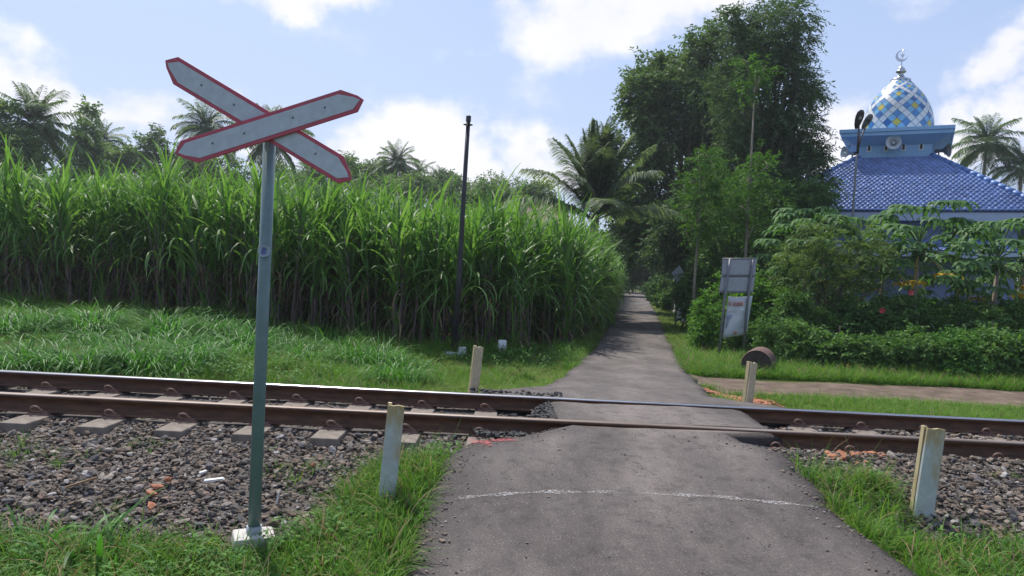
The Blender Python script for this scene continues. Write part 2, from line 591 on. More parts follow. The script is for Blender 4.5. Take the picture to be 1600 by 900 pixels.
def weathered(name, base, rust, lo=.5, hi=.68, scale=7, rough=.6, stretch=(1, 1, .35), metal=0.0, top=0.0):
    m, t, b, o = newmat(name)
    n = noise(t, scale, 7, .62, stretch=stretch)
    f = t.nodes.new('ShaderNodeMapRange')
    t.links.new(n, f.inputs[0])
    f.inputs[1].default_value = lo
    f.inputs[2].default_value = hi
    if top:
        g_ = t.nodes.new('ShaderNodeTexCoord')
        sx = t.nodes.new('ShaderNodeSeparateXYZ')
        t.links.new(g_.outputs['Object'], sx.inputs[0])
        t.links.new(mth(t, 'ADD', n, mth(t, 'MULTIPLY', mth(t, 'SUBTRACT', sx.outputs[2], .38), top)), f.inputs[0])
    c = mixc_(t, 1.0, base, ramp(t, noise(t, 23, 5), [(.3, (.86, .86, .86)), (.7, (1.08, 1.08, 1.08))]), 'MULTIPLY')
    t.links.new(mixc_(t, f.outputs[0], c, rust), b.inputs['Base Color'])
    b.inputs['Roughness'].default_value = rough
    b.inputs['Metallic'].default_value = metal
    bump(t, b, n, .25, .006)
    return m


M['post'] = weathered('weathered_post_paint', (.43, .46, .44), (.36, .26, .11), .47, .66, 8, top=.42)
M['post_old'] = weathered('old_yellowed_post_paint', (.50, .42, .27), (.30, .2, .1), .5, .68, 8)
M['post_edge'] = weathered('yellowed_post_edge', (.52, .43, .24), (.28, .17, .07), .48, .68, 9)
M['sign_white'] = weathered('sign_white_sheet', (.45, .495, .56), (.42, .46, .525), .45, .75, 1.6, .5)
M['sign_red'] = weathered('sign_red_paint', (.44, .06, .10), (.36, .07, .10), .5, .7, 8, .45)
M['pole_green'] = weathered('pole_grey_green_paint', (.13, .20, .205), (.10, .155, .15), .45, .65, 8, .42)
M['bolt'] = plain('bolt_zinc', (.16, .17, .18), .45, .7)
M['concrete'] = mat_noise('footing_concrete', [(.3, (.50, .48, .45)), (.7, (.72, .70, .66))], 9, .9, .4, 50)
M['footing'] = weathered('mossy_footing_concrete', (.52, .50, .46), (.20, .22, .16), .5, .66, 9, .9, stretch=(1, 1, 1))
M['black_pole'] = plain('black_pole_paint', (.018, .017, .022), .5, var=.3)
M['white_stone'] = weathered('white_marker_paint', (.72, .74, .76), (.45, .44, .4), .6, .8, 9)
M['ink'] = plain('black_ink', (.03, .03, .035), .7)
M['galv'] = weathered('galvanised_sheet', (.33, .35, .39), (.22, .2, .2), .58, .8, 5, .5, metal=.2)
M['galv_dark'] = weathered('grey_steel_post', (.16, .17, .19), (.17, .12, .09), .55, .75, 12, .5)
M['banner'] = mat_noise('banner_cloth', [(.35, (.40, .42, .46)), (.6, (.52, .54, .57)), (.8, (.6, .62, .64))], 3, .7)
M['banner_pic'] = mat_noise('banner_picture', [(.38, (.20, .23, .30)), (.5, (.34, .36, .42)), (.6, (.50, .50, .52)), (.7, (.28, .31, .37))], 7, .7, detail=4)
M['orange'] = plain('orange_print', (.62, .20, .10), .7)
M['print_white'] = plain('white_print', (.82, .84, .86), .7)
M['barrel'] = weathered('rusty_barrel_side', (.13, .072, .058), (.085, .048, .038), .45, .65, 5, .8)
M['barrel_end'] = weathered('charred_barrel_end', (.06, .045, .04), (.15, .12, .11), .55, .7, 6, .85)
M['blue_wall'] = mat_noise('blue_wall_paint', [(.35, (.20, .25, .46)), (.65, (.25, .31, .54))], 1.2, .8, .1, 40)
M['blue_trim'] = mat_noise('light_blue_paint', [(.35, (.26, .47, .74)), (.65, (.31, .53, .80))], 1.5, .6)
M['blue_dark'] = plain('deep_blue_paint', (.06, .10, .28), .6)
M['fascia'] = plain('pale_blue_fascia', (.40, .47, .62), .6, var=.06)
M['opening'] = plain('dark_opening', (.02, .02, .025), .8)
M['white_trim'] = plain('white_trim', (.72, .74, .76), .6, var=.05)
M['tile_blue'] = None
M['chrome'] = plain('finial_metal', (.52, .52, .55), .28, 1.0, var=.1)
M['horn_grey'] = plain('horn_grey', (.55, .58, .62), .45, var=.05)
M['horn_dark'] = plain('horn_dark', (.10, .11, .13), .5)
M['lamp_dark'] = plain('lamp_dark_housing', (.028, .018, .022), .4)
M['lamp_grey'] = plain('lamp_grey_lens', (.28, .30, .34), .3)
M['brown_roof'] = mat_noise('brown_clay_roof', [(.3, (.16, .11, .09)), (.7, (.28, .2, .16))], 4, .9, stretch=(1, 1, 6))
M['house_wall'] = plain('pale_house_wall', (.55, .52, .47), .8)
M['fence_white'] = weathered('white_fence_paint', (.62, .66, .72), (.3, .3, .3), .55, .75, 8)
M['fence_blue'] = plain('fence_blue_band', (.12, .2, .42), .6)


def tile_mat(name, col, rough=.22):
    m, t, b, o = newmat(name)
    a = t.nodes.new('ShaderNodeAttribute')
    a.attribute_name = 'v'
    c = ramp(t, a.outputs['Fac'], [(0, tuple(x * .72 for x in col)), (.5, col), (1, tuple(min(1, x * 1.3) for x in col))])
    c = mixc_(t, 1.0, c, ramp(t, noise(t, .7, 7, .65), [(.3, (.66, .68, .72)), (.5, (1, 1, 1)), (.7, (1.12, 1.1, 1.06))]), 'MULTIPLY')
    t.links.new(c, b.inputs['Base Color'])
    b.inputs['Roughness'].default_value = rough
    b.inputs['Specular IOR Level'].default_value = .6
    return m


M['tile_blue'] = tile_mat('glazed_blue_tile', (.13, .21, .46), .45)
M['ridge_blue'] = plain('blue_ridge_cap', (.09, .19, .46), .45, var=.25, scale=1.5)
M['d_white'] = plain('dome_white_tile', (.72, .73, .74), .3, var=.06, scale=2)
M['d_light'] = plain('dome_light_blue_tile', (.20, .46, .70), .28, var=.12, scale=3)
M['d_mid'] = plain('dome_mid_blue_tile', (.07, .24, .52), .28, var=.15, scale=3)
M['d_deep'] = plain('dome_deep_blue_tile', (.045, .16, .42), .28, var=.15, scale=3)
M['d_yellow'] = plain('dome_yellow_tile', (.62, .50, .08), .3, var=.1, scale=3)
M['d_joint'] = plain('dome_joint', (.10, .12, .16), .8)

# ------------------------------------------------------------------ terrain measures
YN, YF, ZR = 5.93, 6.99, 0.43        # near rail, far rail, rail head height
_t = np.array([-9, -3.4, -2.6, -1.6, -.7, -.2, 1.3, 2.2, 4.0, 6.5, 9.0, 400])
_z = np.array([.0, .0, .06, .22, .355, .405, .405, .36, .20, .07, .02, .02])


def road_z(Y):
    return np.interp(np.asarray(Y) - YN, _t, _z)


def road_pt(x, y):
    z = 0.1
    for _ in range(12):
        p = gp(x, y, z)
        z = float(road_z(p[1]))
    return p


def edge(pix):
    P = np.array([road_pt(*q) for q in pix])
    o = np.argsort(P[:, 1])
    return P[o, 1], P[o, 0]


nearL = edge([(560, 1010), (600, 940), (625, 900), (648, 830), (666, 780), (690, 722), (726, 690), (800, 682), (868, 664)])
nearR = edge([(1580, 1010), (1495, 940), (1440, 900), (1350, 828), (1300, 790), (1266, 745), (1240, 717), (1212, 701), (1162, 690), (1148, 676)])
farL = edge([(748, 611), (850, 601), (880, 586), (903, 562), (928, 541), (948, 512), (963, 482), (976, 458)])
farR = edge([(1242, 637), (1165, 628), (1118, 619), (1098, 603), (1085, 590), (1062, 560), (1045, 530), (1034, 505), (1021, 480), (1007, 458)])
midL = (np.array([YN, YF]), np.array([gp(868, 655, .41)[0], gp(853, 628, .41)[0]]))
midR = (np.array([YN, YF]), np.array([gp(1206, 668, .41)[0], gp(1184, 650, .41)[0]]))
FAR_END = max(farL[0].max(), farR[0].max())


def roadL(Y):
    Y = np.asarray(Y, float)
    a = np.interp(Y, *nearL)
    c = np.interp(Y, *farL)
    b = np.interp(Y, *midL)
    return np.where(Y < YN - .05, a, np.where(Y < YF + .05, b, c))


def roadR(Y):
    Y = np.asarray(Y, float)
    a = np.interp(Y, *nearR)
    c = np.interp(Y, *farR)
    b = np.interp(Y, *midR)
    return np.where(Y < YN - .05, a, np.where(Y < YF + .05, b, c))


def vnoise(x, y, s, seed=0):
    """smooth value noise, vectorised"""
    x = np.asarray(x) * s + seed * 17.3
    y = np.asarray(y) * s + seed * 9.1
    xi, yi = np.floor(x), np.floor(y)
    fx, fy = x - xi, y - yi
    fx = fx * fx * (3 - 2 * fx)
    fy = fy * fy * (3 - 2 * fy)

    def h(a, b):
        q = np.sin(a * 127.1 + b * 311.7 + seed * 74.7) * 43758.5453
        return q - np.floor(q)
    return (h(xi, yi) * (1 - fx) + h(xi + 1, yi) * fx) * (1 - fy) + (h(xi, yi + 1) * (1 - fx) + h(xi + 1, yi + 1) * fx) * fy


def road_dist(x, y):
    return np.maximum(np.maximum(roadL(y) - x, x - roadR(y)), -.5)


def H(x, y):
    x = np.asarray(x, float)
    y = np.asarray(y, float)
    t = y - YN
    base = .05 * (vnoise(x, y, .7, 1) - .5) + .03 * (vnoise(x, y, 2.2, 2) - .5)
    bank = np.clip((-x - 1.5) / 6, 0, 1) * np.clip((t - 2.2) / 4, 0, 1) * .16     # grassy rise towards the cane on the left
    lift = np.interp(t, [-3.2, -1.4, 2.6, 4.5], [0, .06, .10, 0])
    mound = np.clip((-x - .5) / 2.5, 0, 1) * np.clip((t - 2.6) / 1.2, 0, 1) * np.clip((14 - t) / 3, 0, 1)
    z = base + bank + lift + mound * (.26 * np.clip(vnoise(x, y, .75, 12) - .35, 0, 1) + .10 * vnoise(x, y, 1.6, 13))
    d = np.maximum(road_dist(x, y), 0)
    side = road_z(y) - .05 - .30 * d
    side = np.where(np.abs(t - .5) < 1.2, -1, side)
    under = road_dist(x, y) < 0
    z = np.maximum(z, side)
    z = np.where(under, np.minimum(z, road_z(y) - .10), z)
    return np.where(y > 60, z * 0, z)


def bed_z(t, x, y):
    tl = t + np.clip((-x - .5) / .8, 0, 1) * .42 * np.clip(-t - .5, 0, 1)
    b = np.interp(tl, [-2.1, -1.75, -1.1, -.56, -.2, 1.25, 1.62, 2.3, 2.8], [-.08, .01, .125, .195, .250, .258, .24, .05, -.1])
    return b + .03 * (vnoise(x, y, 1.7, 5) - .5) + np.clip((x - 1.7) / .4, 0, 1) * np.clip((-t - .05) / .2, 0, 1) * np.clip((1.5 + t) / .5, 0, 1) * .075


# ground sheet to the horizon, fine near the camera
gx = np.concatenate([-np.geomspace(900, 13, 26), np.arange(-12.5, 12.6, .16), np.geomspace(13, 900, 26)])
gy = np.concatenate([[-300, -60, -15, -4], np.arange(0, 20, .16), np.arange(20, 48, .8), np.geomspace(49, 1200, 26)])
GX, GY = np.meshgrid(gx, gy)
GZ = H(GX, GY)
n0, n1 = GX.shape
idx = np.arange(n0 * n1).reshape(n0, n1)
Fq = np.stack([idx[:-1, :-1], idx[:-1, 1:], idx[1:, 1:], idx[1:, :-1]], -1).reshape(-1, 4)
tag(link('ground', mesh_np('ground', np.stack([GX, GY, GZ], -1).reshape(-1, 3), Fq, M['ground'], smooth=True)), kind='structure')

# road: three sheets with real edges (before, between and beyond the rails)
rv, rf, ra = [], [], []


def road_sheet(y0, y1, step, ncol, zoff=0.0, seed=0):
    ys = [y0]
    while ys[-1] < y1:
        ys.append(min(y1, ys[-1] + step * max(1, (ys[-1] - 4) / 7)))
    ys = np.array(ys)
    base = len(rv)
    L = roadL(ys) + .09 * (vnoise(ys * 0, ys, 3.1, seed) - .5) + .05 * (vnoise(ys * 0 + 5, ys, 9.0, seed) - .5)
    R = roadR(ys) + .09 * (vnoise(ys * 0 + 9, ys, 3.1, seed) - .5) + .05 * (vnoise(ys * 0 + 3, ys, 9.0, seed) - .5)
    u = np.linspace(0, 1, ncol)
    X = L[:, None] * (1 - u) + R[:, None] * u
    Yg = np.repeat(ys[:, None], ncol, 1)
    Z = road_z(Yg) + zoff + .018 * (vnoise(X, Yg, 1.3, 3) - .5) + .008 * (vnoise(X, Yg, 6, 4) - .5)
    Z = Z + .008 * (1 - (2 * u - 1) ** 2)[None, :] * np.clip((YN - Yg) / 1.5, 0, 1)
    ew = np.minimum(u, 1 - u)[None, :] * (R - L)[:, None]
    Z = Z - np.clip(.10 - ew, 0, .1) * .35
    P = np.stack([X, Yg, Z], -1)
    rows, cols = Yg.shape
    for r in range(rows):
        rv.extend([tuple(p) for p in P[r]])
        wd_e = (.34 if y0 < 5 else .16)
        ra.extend([float(max(0, 1 - e / wd_e)) for e in ew[r]])
    q = lambda r, c: base + r * cols + c
    for r in range(rows - 1):
        for c in range(cols - 1):
            rf.append((q(r, c), q(r, c + 1), q(r + 1, c + 1), q(r + 1, c)))
    # skirts
    ring = [q(r, 0) for r in range(rows)] + [q(rows - 1, c) for c in range(1, cols)] + [q(r, cols - 1) for r in range(rows - 2, -1, -1)] + [q(0, c) for c in range(cols - 2, 0, -1)]
    b2 = len(rv)
    for k in ring:
        p = rv[k]
        rv.append((p[0], p[1], p[2] - .22))
        ra.append(1.0)
    for k in range(len(ring)):
        k2 = (k + 1) % len(ring)
        rf.append((ring[k], ring[k2], b2 + k2, b2 + k))


road_sheet(1.2, YN - .045, .07, 34, 0, 1)
road_sheet(YN + .085, YF - .085, .05, 26, .008, 2)
road_sheet(YF + .045, FAR_END + 60, .08, 26, .004, 3)
me = bpy.data.meshes.new('road')
me.from_pydata(rv, [], rf)
me.materials.append(M['asphalt'])
a_ = me.attributes.new('v', 'FLOAT', 'POINT')
a_.data.foreach_set('value', np.array(ra, dtype=np.float32))
me.polygons.foreach_set('use_smooth', np.ones(len(rf), dtype=bool))
me.update()
tag(link('road', me), kind='structure')


def on_road(x, y):
    """surface height of the tarmac at plan point"""
    L, R = roadL(y), roadR(y)
    u = (x - L) / (R - L)
    z = road_z(y) + .018 * (vnoise(x, y, 1.3, 3) - .5) + .008 * (vnoise(x, y, 6, 4) - .5)
    z = z + .008 * (1 - (2 * u - 1) ** 2) * np.clip((YN - y) / 1.5, 0, 1)
    ew = np.minimum(u, 1 - u) * (R - L)
    return z - np.clip(.10 - ew, 0, .1) * .35


# chalky white stop line and the red splash
def road_strip(name, pts, halfw, mat, n=140):
    px = np.array(pts, float)
    s = np.linspace(0, 1, n)
    xs = np.interp(s, np.linspace(0, 1, len(px)), px[:, 0])
    ys = np.interp(s, np.linspace(0, 1, len(px)), px[:, 1])
    V, A = [], []
    for i in range(n):
        c = road_pt(xs[i], ys[i])
        for k, w in enumerate((-1, -.4, .4, 1)):
            x, y = c[0], c[1] + w * halfw * (.8 + .4 * math.sin(i * .37))
            V.append((x, y, float(on_road(x, y)) + .005))
            A.append((.1 if abs(w) == 1 else 1.0) * min(1, 30 * s[i], 30 * (1 - s[i])) * (1.0 - .2 * math.exp(-((s[i] - .47) / .09) ** 2)))
    F = [(i * 4 + k, i * 4 + 4 + k, i * 4 + 5 + k, i * 4 + 1 + k) for i in range(n - 1) for k in range(3)]
    return link(name, mesh_np(name, np.array(V), np.array(F), mat, A))


tag(road_strip('stop_line', [(704, 778), (770, 775), (850, 771), (940, 772), (1000, 774), (1060, 776), (1130, 780), (1200, 787), (1300, 797)], .042,
               paint('worn_white_paint', (.62, .61, .60), .78, 1.08, 70)), kind='structure')
c0 = road_pt(760, 689)
V, A, F = [], [], []
na, nr = 44, 7
rng = np.random.default_rng(4)
for k in range(na):
    a = 2 * PI * k / na
    rr = .115 + .05 * math.sin(3 * a + .6) + .04 * math.sin(5 * a + 2) + .10 * max(0, math.cos(2 * a - .55)) ** 6 + rng.uniform(-.02, .02)
    for j in range(nr + 1):
        q = j / nr
        x, y = c0[0] + rr * q * math.cos(a) * 1.15, c0[1] + rr * q * math.sin(a) * .95
        V.append((x, y, float(on_road(x, y)) + .006))
        A.append(1.0 - q ** 2)
for k in range(na):
    k2 = (k + 1) % na
    for j in range(nr):
        F.append((k * (nr + 1) + j, k2 * (nr + 1) + j, k2 * (nr + 1) + j + 1, k * (nr + 1) + j + 1))
tag(link('red_paint_mark', mesh_np('red_paint_mark', np.array(V), np.array(F), paint('red_spray_paint', (.40, .085, .09), .62, .9, 40), A)), kind='structure')

# dirt path on the right, beyond the rails
ys0, nxp = np.linspace(0, 1, 12), 110
V = []
for i in range(nxp):
    x = 2.0 + i * .22
    a = 10.35 + .25 * (vnoise(x, 0., .9, 7) - .5) + .14 * (vnoise(x, 4., 3.1, 7) - .5) + max(0, 3.6 - x) * -.25
    b = 12.45 + .35 * (vnoise(x, 3., .8, 8) - .5) + .18 * (vnoise(x, 8., 2.7, 8) - .5) + max(0, 4.2 - x) * .35
    for q in ys0:
        y = a + (b - a) * q
        V.append((x, y, float(H(x, y)) + .012 - .03 * (abs(2 * q - 1) > .97)))
F = [(i * 12 + k, i * 12 + 12 + k, i * 12 + 13 + k, i * 12 + 1 + k) for i in range(nxp - 1) for k in range(11)]
tag(link('dirt_path', mesh_np('dirt_path', np.array(V), np.array(F), M['dirt'], smooth=True)), kind='structure')

# ------------------------------------------------------------------ railway
bx = np.concatenate([np.arange(-15, 15.01, .12)])
bt = np.concatenate([np.arange(-2.6, 2.81, .09)])
BX, BT = np.meshgrid(bx, bt)
BZ = bed_z(BT, BX, BT + YN)
inr = (road_dist(BX, BT + YN) < .02)
BZ = np.where(inr, np.minimum(BZ, road_z(BT + YN) - .12), BZ)
n0, n1 = BX.shape
idx = np.arange(n0 * n1).reshape(n0, n1)
Fq = np.stack([idx[:-1, :-1], idx[:-1, 1:], idx[1:, 1:], idx[1:, :-1]], -1).reshape(-1, 4)
bed = tag(link('ballast_bed', mesh_np('ballast_bed', np.stack([BX, BT + YN, BZ], -1).reshape(-1, 3), Fq, M['bed'], smooth=True)), kind='structure')

half = [(-.070, 0), (-.070, .012), (-.03, .024), (-.010, .034), (-.008, .115), (-.034, .124), (-.036, .148), (-.028, .158)]
half = [(x, z * .84) for x, z in half]
RH = .158 * .84
prof = half + [(-x, z) for x, z in reversed(half)]


def rail(name, Y, label, topm='rail_top'):
    n = len(prof)
    xs = np.linspace(-26, 26, 53)
    V = [(x, Y + a, ZR - RH + z) for x in xs for a, z in prof]
    F, mi = [], []
    for i in range(len(xs) - 1):
        for k in range(n):
            k2 = (k + 1) % n
            F.append((i * n + k, i * n + k2, (i + 1) * n + k2, (i + 1) * n + k))
            mi.append(1 if k in (6, 7, 8) else 0)
    o = link(name, mesh_np(name, np.array(V), np.array(F), [M['rail_side'], M[topm]], mi=mi))
    return tag(o, label, 'rail')


rail('rail', YN, 'rusty brown steel rail nearer to the crossbuck sign, in front of the other', 'rail_top_dull')
rail('rail', YF, 'rusty steel rail with shiny top, the one nearer the sugarcane and mosque')

# elastic clip
cp = []
for k in range(11):
    a = -PI * .15 + k / 10 * PI * 1.35
    cp.append((-.02 + .040 * math.cos(a), -.02 * math.sin(k / 10 * PI), .040 + .034 * math.sin(a)))
cp = [(.075, .022, .012), (.03, .02, .006)] + [(p[0], p[1] - .004, p[2]) for p in cp[::-1]][:10] + [(.05, -.01, .03)]
cp = [(p[0] * .85, p[1] * .85, p[2] * .8) for p in cp]
clip_mesh = MB().tube(cp, .0085, 6).mesh('rail_clip', M['clip'])
sl = MB()
sl.prism([(-.125, -.2), (.125, -.2), (.105, 0), (-.105, 0)], -.40, 1.46)
sl_mesh = sl.mesh('sleeper', M['sleeper'], .012)
pad_mesh = MB().box((0, 0, 0), (.17, .20, .016)).mesh('rail_pad', M['clip'])
x0 = gp(163, 655, .30)[0]
ORDS = ['first', 'second', 'third', 'fourth', 'fifth', 'sixth', 'seventh', 'eighth', 'ninth', 'tenth', 'eleventh', 'twelfth', 'thirteenth', 'fourteenth', 'fifteenth', 'sixteenth', 'seventeenth']
slp = {True: [], False: []}
for i in range(-14, 20):
    X = x0 + i * .585
    if abs(X) > 9:
        continue
    if roadL(YN + .5) + .25 < X < roadR(YN + .5) - .25:
        continue
    zt = ZR - RH - .014
    sidew = X < 0
    o = link('sleeper', sl_mesh, None, (X, YN, zt))
    slp[sidew].append(o)
    tag(o, None, 'sleeper', 'sleepers left of the road' if sidew else 'sleepers right of the road')
    for yy in (0.0, YF - YN):
        link('rail_pad', pad_mesh, o, (0, yy, .006))
        link('rail_clip', clip_mesh, o, (0, yy - .088, .012))
        link('rail_clip', clip_mesh, o, (0, yy + .088, .012), (0, 0, PI))

for sidew, lst in slp.items():
    lst.sort(key=lambda q: abs(q.location.x))
    for k, o in enumerate(lst):
        o['label'] = ('%s concrete sleeper left of the tarmac crossing, counted from the road' if sidew else '%s concrete sleeper right of the tarmac crossing, counted from the road') % ORDS[k]

# ------------------------------------------------------------------ scattering of what nobody could count
def scatter(name, P, RZ, SC, IDX, variants, label=None, cat=None, parent=None, RX=None, kind='stuff'):
    n = len(P)
    me = bpy.data.meshes.new(name)
    me.vertices.add(n)
    me.vertices.foreach_set('co', np.asarray(P, np.float32).ravel())
    r = np.zeros((n, 3), np.float32)
    r[:, 2] = RZ
    if RX is not None:
        r[:, 0] = RX[0]
        r[:, 1] = RX[1]
    a = me.attributes.new('rot', 'FLOAT_VECTOR', 'POINT')
    a.data.foreach_set('vector', r.ravel())
    SC = np.asarray(SC, np.float32)
    if SC.ndim == 1:
        SC = np.repeat(SC[:, None], 3, 1)
    a = me.attributes.new('scl', 'FLOAT_VECTOR', 'POINT')
    a.data.foreach_set('vector', np.ascontiguousarray(SC).ravel())
    a = me.attributes.new('idx', 'INT', 'POINT')
    a.data.foreach_set('value', np.asarray(IDX, np.int32))
    o = link(name, me, parent)
    g = bpy.data.node_groups.new(name, 'GeometryNodeTree')
    g.interface.new_socket('Geometry', in_out='INPUT', socket_type='NodeSocketGeometry')
    g.interface.new_socket('Geometry', in_out='OUTPUT', socket_type='NodeSocketGeometry')
    gi = g.nodes.new('NodeGroupInput')
    go = g.nodes.new('NodeGroupOutput')
    g2i = g.nodes.new('GeometryNodeGeometryToInstance')
    for v in variants:
        oi = g.nodes.new('GeometryNodeObjectInfo')
        oi.inputs['Object'].default_value = v
        oi.inputs['As Instance'].default_value = False
        g.links.new(oi.outputs['Geometry'], g2i.inputs[0])

    def na_(nm, ty):
        q = g.nodes.new('GeometryNodeInputNamedAttribute')
        q.data_type = ty
        q.inputs['Name'].default_value = nm
        return q.outputs['Attribute']
    ip = g.nodes.new('GeometryNodeInstanceOnPoints')
    ip.inputs['Pick Instance'].default_value = True
    e2r = g.nodes.new('FunctionNodeEulerToRotation')
    g.links.new(na_('rot', 'FLOAT_VECTOR'), e2r.inputs[0])
    g.links.new(gi.outputs[0], ip.inputs['Points'])
    g.links.new(g2i.outputs[0], ip.inputs['Instance'])
    g.links.new(na_('idx', 'INT'), ip.inputs['Instance Index'])
    g.links.new(e2r.outputs[0], ip.inputs['Rotation'])
    g.links.new(na_('scl', 'FLOAT_VECTOR'), ip.inputs['Scale'])
    g.links.new(ip.outputs[0], go.inputs[0])
    md = o.modifiers.new('scatter', 'NODES')
    md.node_group = g
    tag(o, label, cat, None, kind)
    return o


def hidden(name, me):
    return bpy.data.objects.new(name, me)      # source shape, never linked to the scene


def stone_mesh(seed, flat=.7, mat='stone'):
    rg = random.Random(seed)
    bm = bmesh.new()
    bmesh.ops.create_icosphere(bm, subdivisions=1, radius=1.0)
    for v in bm.verts:
        v.co *= rg.uniform(.6, 1.2)
        v.co.z *= flat
        v.co.y *= .72
    # chop a few flat facets
    for _ in range(4):
        d = Vector((rg.uniform(-1, 1), rg.uniform(-1, 1), rg.uniform(-.4, 1))).normalized()
        lim = rg.uniform(.5, .7)
        for v in bm.verts:
            k = v.co.dot(d)
            if k > lim:
                v.co -= d * (k - lim)
    me_ = bpy.data.meshes.new('stone')
    bm.to_mesh(me_)
    bm.free()
    me_.materials.append(M[mat])
    return me_


stone_meshes = [stone_mesh(s + 1, (.46, .34, .55, .32, .42, .5, .28)[s % 7], 'stone%d' % (s, s, 0, 1, 2, 3, 4, 1, 0, 3, 5, 1, 2, 0, 4, 6)[s] if s > 1 else 'stone%d' % s) for s in range(16)]
stone_src = [hidden('stone_shape', m_) for m_ in stone_meshes]
rng = np.random.default_rng(11)


def near_sleeper(X, T):
    ph = (X - x0 + .2925) % .585 - .2925
    return (np.abs(ph) < .13) & (T > -.42) & (T < 1.6)


n = 140000
SX = rng.uniform(-9.5, 9.5, n)
ST = np.where(rng.random(n) < .72, rng.uniform(-2.35, -.02, n), rng.uniform(-.02, 1.6, n))
SY = ST + YN
keep = road_dist(SX, SY) > .03 + .05 * rng.random(n)
keep &= np.abs(SX) < (SY * .72 + 3.2)
keep &= ~((near_sleeper(SX, ST)) & (SX < 1) & (rng.random(n) < .93))
keep &= (np.abs(ST) > .085) & (np.abs(ST - 1.06) > .085)
toe = np.where(SX < -.9, -1.80, -1.40)
keep &= ~((ST < toe) & (rng.random(n) < (toe - ST) / .5 * 1.25))
keep &= rng.random(n) < .62
SX, ST, SY = SX[keep], ST[keep], SY[keep]
n = len(SX)
SS = np.where(rng.random(n) < .58, np.exp(rng.normal(math.log(.0155), .25, n)), np.exp(rng.normal(math.log(.0245), .34, n))).clip(.009, .05)
SZ = bed_z(ST, SX, SY) + SS * .25 + rng.uniform(0, .018, n)
SZ = np.where((ST > .07) & (ST < 1.0) & (SX < 1), SZ - .015, SZ)
RZ_ = rng.uniform(0, 2 * PI, n)
RXs = rng.normal(0, .35, (2, n))
IDX = rng.integers(0, 16, n)
app = SS / SY
order = np.argsort(-app)
show = order[:300]
rest = order[300:]
for i in show:
    link('stone', stone_meshes[IDX[i]], bed, (SX[i], SY[i], SZ[i]), (RXs[0][i], RXs[1][i], RZ_[i]), float(SS[i]))
scatter('loose_stones', np.stack([SX, SY, SZ], -1)[rest], RZ_[rest], SS[rest], IDX[rest], stone_src, parent=bed, RX=RXs[:, rest])

# tarry lumps broken from the edges of the crossing
tar_src = [hidden('tar_shape', stone_mesh(s, .7, 'tar_stone')) for s in (31, 32, 33)]
TP = []
for k in range(420):
    kind = k % 5
    if kind < 2:      # left end between the rails
        yy = rng.uniform(YN + .12, YF - .12)
        xx = float(roadL(yy)) - abs(rng.normal(0, .09)) + .02
        zz = .40 - (float(roadL(yy)) - xx) * .55
    elif kind == 2:   # beyond the far rail, left
        xx = rng.uniform(-.35, .55)
        yy = YF + .13 + rng.uniform(0, .16)
        zz = .405 + rng.uniform(0, .03)
    elif kind == 3:   # near rail, right notch
        q = rng.random()
        xx = 1.75 + q * .62
        yy = YN - .16 - q * .12 + rng.normal(0, .05)
        zz = .34 - q * .05
    else:
        yy = YN - .16 + rng.normal(0, .04)
        xx = rng.uniform(-.25, .45)
        zz = .33
    TP.append((xx, yy, zz))
n = len(TP)
scatter('tar_crumbs', np.array(TP), rng.uniform(0, 6.28, n), rng.uniform(.014, .032, n), rng.integers(0, 3, n), tar_src, 'black tarry lumps crumbling from the crossing edges', 'tar crumbs')

# loose grit and soil crumbs washed to the edges of the tarmac
rg_ = np.random.default_rng(23)
ge = []
for k in range(2600):
    yy = float(rg_.uniform(2.6, 5.75)) if k < 1500 else float(rg_.uniform(7.2, 22))
    L_, R_ = float(roadL(yy)), float(roadR(yy))
    q = abs(rg_.normal(0, .12))
    xx = (L_ + q - .05) if rg_.random() < .5 else (R_ - q + .05)
    if rg_.random() < .12:
        xx = rg_.uniform(L_, R_)
    zz = float(on_road(xx, yy)) if L_ < xx < R_ else float(H(xx, yy))
    ge.append((xx, yy, zz + .003))
ge = np.array(ge)
scatter('road_grit', ge, rg_.uniform(0, 6.28, len(ge)), np.exp(rg_.normal(math.log(.0075), .4, len(ge))), rg_.integers(0, 16, len(ge)), stone_src, 'loose grit along the edges of the tarmac', 'grit')

# ------------------------------------------------------------------ blades and grass shapes
def strip(V, F, A, MI, p0, az, el, L, w, droop, seg=5, v=.5, mi=0, twist=0.0, wp=.55, taper0=.45):
    """one arching blade; el start elevation, droop total bend"""
    p = np.array(p0, float)
    b = len(V)
    for i in range(seg + 1):
        t = i / seg
        e = el - droop * t ** 1.4
        d = np.array([math.cos(az) * math.cos(e), math.sin(az) * math.cos(e), math.sin(e)])
        if i:
            p = p + d * (L / seg)
        ww = w * .5 * min(1, taper0 + 3 * t) * max(.03, (1 - t)) ** wp
        a2 = az + PI / 2 + twist * t
        s = np.array([math.cos(a2), math.sin(a2), .25 * math.sin(twist * t)])
        V.append(p - s * ww)
        V.append(p + s * ww)
        A.extend((v, v))
    for i in range(seg):
        F.append((b + 2 * i, b + 2 * i + 1, b + 2 * i + 3, b + 2 * i + 2))
        MI.append(mi)


def tuft(name, seed, nb, hmin, hmax, w, spread, droop, mats, seg=4, el=(1.0, 1.5), dry=0.0):
    rg = random.Random(seed)
    V, F, A, MI = [], [], [], []
    for _ in range(nb):
        a, r = rg.uniform(0, 6.283), spread * math.sqrt(rg.random())
        strip(V, F, A, MI, (r * math.cos(a), r * math.sin(a), -.01), a + rg.uniform(-.9, .9), rg.uniform(*el), rg.uniform(hmin, hmax), w * rg.uniform(.7, 1.2),
              droop * rg.uniform(.4, 1.3), seg, rg.random(), 1 if rg.random() < dry else 0, rg.uniform(-.6, .6))
    return mesh_np(name, np.array(V), np.array(F), mats, A, MI)


